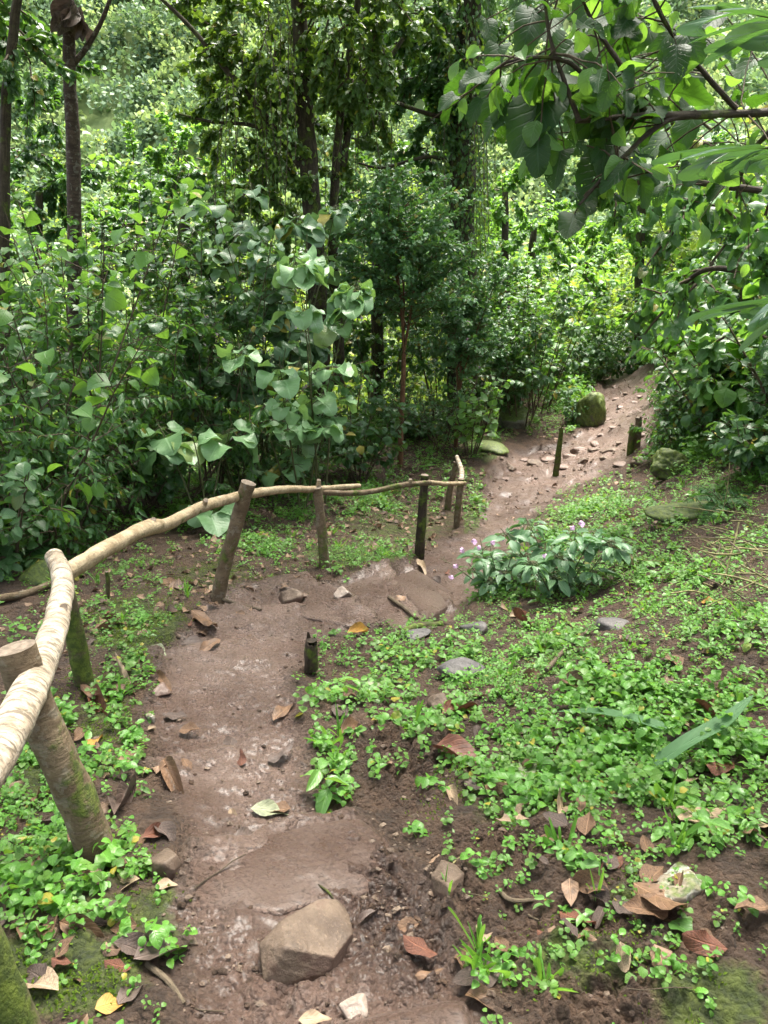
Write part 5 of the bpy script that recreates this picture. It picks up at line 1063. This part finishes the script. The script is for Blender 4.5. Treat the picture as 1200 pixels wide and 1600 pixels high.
kind = np.clip(rg.random(N) * .75 + .25 * smooth(-.7, .7, fbm(pos[:, 0], pos[:, 1], .45, 2, 91)), 0, 1); sz = (.5 + .7 * rg.random(N) ** 2) * (.75 + .65 * smooth(-.4, .5, fbm(pos[:, 0], pos[:, 1], .3, 2, 93))) * (1 + .3 * smooth(4, 9, pos[:, 1])) * (1 + 1.3 * bank[ix]); hh = (.012 + .045 * rg.random(N)) * sz
for sel, tmx, W, lo, hi, m in ((kind < .58, T_SM, .70, .022, .042, 6), ((kind >= .58) & (kind < .93), T_RND, .88, .016, .032, 7), (kind >= .93, T_OV, .46, .045, .080, 6)):
    g = Geo(); near_ = pos[:, 1] < 2.9
    for sel, tm_ in ((sel & near_, {id(T_SM): T_HN, id(T_RND): T_RND, id(T_OV): T_OVN}[id(tmx)]), (sel & ~near_, tmx)):
     p = pos[sel]; n_ = len(p)
     if not n_: continue
     az0 = rg.random(n_) * 6.28; lean = rg.normal(0, .3, (n_, 2))
     for q in range(m):
         az = az0 + q * 3.1416 + (q // 2) * 1.57 + rg.normal(0, .25, n_); h = hh[sel] * (1 - .33 * (q // 2)) * (2.0 if W == .5 else 1.4); el = rg.normal(.15, .25, n_) + (.5 if W == .5 else 0)
         c = p + np.stack([lean[:, 0] * h, lean[:, 1] * h, h], -1); d = np.stack([np.cos(az) * np.cos(el), np.sin(az) * np.cos(el), np.sin(el)], -1)
         leaves(g, tm_, c + d * .003, d, UP + rg.normal(0, .25, d.shape), (lo + (hi - lo) * rg.random(n_)) * sz[sel] * (1 - .12 * (2 - q // 2)), W, 0, rg)
    tag(g.build('ground_cover', M['herb' if tmx is T_SM else 'herb_round' if tmx is T_RND else 'herb_broad']), {id(T_SM): 'low bright green paired leaf herbs carpeting the soil beside the path', id(T_RND): 'tiny round leaved creeping herbs among the carpet of leaves', id(T_OV): 'broader pale green leaf rosettes among the herb carpet'}[id(tmx)], 'ground cover', kind='stuff')
print('herbs', N)
# grass blades in thin tufts
tc, _ = scatter(np.maximum(dn * .5, wild * .2), 22, 2); g = Geo()
tc = np.concatenate([tc, [ground(*p) for p in [(748,1500),(755,1530),(740,1520),(515,1170),(525,1190),(530,1150),(480,780),(470,775),(930,1410),(700,1420)]]])
for k in range(len(tc)):
    n_ = rg.integers(5, 11); az = rg.random(n_) * 6.28; el = .7 + .7 * rg.random(n_); d = np.stack([np.cos(az) * np.cos(el), np.sin(az) * np.cos(el), np.sin(el)], -1)
    leaves(g, T_STRAP, np.tile(tc[k], (n_, 1)) + rg.normal(0, .006, (n_, 3)) * [1, 1, 0], d, UP + d * .2 + rg.normal(0, .2, d.shape), .05 + .10 * rg.random(n_), .06, 0, rg)
tag(g.build('grass', M['herb']), 'thin grass tufts among the herbs', 'grass', kind='stuff')
# moss
mossd = np.clip(GMOSS * (1 - mudv), 0, 1) * smooth(-.1, .3, fbm(GX, GY, .12, 3, 71)) * (GY < 5.5)
pos, ix = scatter(mossd, 30000, 3); N = len(pos); d = rg.normal(0, .9, (N, 3)); d[:, 2] = .8
g = Geo(); leaves(g, [T_LANS[0]], pos + rg.normal(0, .003, (N, 3)) * [1, 1, 0], d, UP + rg.normal(0, .5, (N, 3)), .006 + .008 * rg.random(N), .5, 0, rg); tag(g.build('moss', M['mosstuft']), 'soft yellow green moss on the verge', 'moss', kind='stuff'); print('moss', N)
# litter
LIT = [(900,1400,250,120,.4),(820,1150,150,150,.25),(560,800,220,90,1),(300,920,160,80,.9),(150,990,160,90,.7),(700,730,80,40,.8),(620,850,120,50,.8),(180,1200,100,150,.55),(120,1480,140,140,.5),(850,690,60,40,.5),(950,830,180,120,.22),(950,1150,330,250,.14),(900,1480,260,140,.16),(360,960,60,30,.7),(700,900,60,40,.25),(260,780,250,50,.4)]
pos, ix = scatter(np.maximum(np.maximum(blobs(GPX, GPY, LIT), .4 * ((GPX < -15) | (GPY > 1615))) * (.25 + .75 * smooth(.0, -.1, GSD)), wild * .5), 130, 4); N = len(pos); az = rg.random(N) * 6.28; d = np.stack([np.cos(az), np.sin(az), rg.normal(.05, .2, N)], -1)
g = Geo(); leaves(g, [template('ovate', 4, 2, f, b_, wave=.2, seed=q) for q, (f, b_) in enumerate([(.3, .5), (.6, 1.2), (-.3, -.8), (.2, 1.8)])], pos + UP * .008, d, UP + rg.normal(0, .35, d.shape), .03 + .07 * rg.random(N) ** 1.6, .35 + .4 * rg.random(N), 0, rg)
tag(g.build('leaf_litter', M['litter']), 'small brown dead leaves littering the verge', 'leaf litter', kind='stuff'); print('litter', N)


# grit, crumbs of mud and broken twigs
bm = bmesh.new(); bmesh.ops.create_icosphere(bm, subdivisions=1, radius=1.); V0 = np.array([v.co[:] for v in bm.verts]); F0 = np.array([[v.index for v in f.verts] for f in bm.faces]); bm.free(); rg = np.random.default_rng(51)
gd = np.clip(.10 * mudv * (GY < 9) + blobs(GPX, GPY, CHURN) * .8 + GSOIL * .9 + .8 * smooth(.10, .0, np.abs(GSD)) + .9 * smooth(7, 9, GY) * mudv, 0, 1) * (.2 + .8 * smooth(-.2, .5, fbm(GX, GY, .25, 3, 95))) * (GY < 14)
pos, ix = scatter(gd * np.interp(np.hypot(GX, GY), [1.5, 4, 9, 14], [1, .5, .16, .1]), 1500, 6); N = len(pos); g, g2 = Geo(), Geo(); SH = [V0 * (1 + rg.normal(0, .22, (len(V0), 1))) for _ in range(8)]
for q in range(8):
    for gg, sel in ((g, np.arange(N) % 16 == q), (g2, np.arange(N) % 16 == q + 8)):
        p = pos[sel]; n_ = len(p); sc = (.0025 + .0085 * rg.random(n_) ** 3) * (1 + .9 * smooth(6, 9, p[:, 1])); a = rg.random(n_) * 6.28; c_, s_ = np.cos(a)[:, None], np.sin(a)[:, None]; T = SH[q]
        X = (T[None, :, 0] * c_ - T[None, :, 1] * s_) * sc[:, None] * 1.25; Y = (T[None, :, 0] * s_ + T[None, :, 1] * c_) * sc[:, None]; Z = T[None, :, 2] * sc[:, None] * .75
        gg.add(np.stack([X, Y, Z], -1) + p[:, None] + UP * (sc * .25)[:, None, None], (F0[None] + (np.arange(n_) * len(V0))[:, None, None]).reshape(-1, 3))
tag(g.build('gravel', M['stone'], smooth_=False), 'grit and pebbles strewn over the mud', 'gravel', kind='stuff'); tag(g2.build('mud', M['ground'], smooth_=False), 'crumbs of dark mud', 'mud crumbs', kind='stuff'); print('grit', N)
pos, ix = scatter(np.maximum(np.maximum(blobs(GPX, GPY, LIT), GSOIL * .7) * (.3 + .7 * smooth(.05, -.1, GSD)), .12 * (GY < 8)), 26, 7); N = len(pos); g = Geo()
for p in pos: d = rg.normal(0, 1, 3) * [1, 1, .12]; tube(g, poly(p + UP * .006, d, .04 + .16 * rg.random() ** 2, 4, 0, .25, rg), .001 + .0022 * rg.random(), 4, cap=False)
tag(g.build('twig_litter', M['twig']), 'short broken twigs littering the ground', 'litter', kind='stuff'); print('twigs', N)
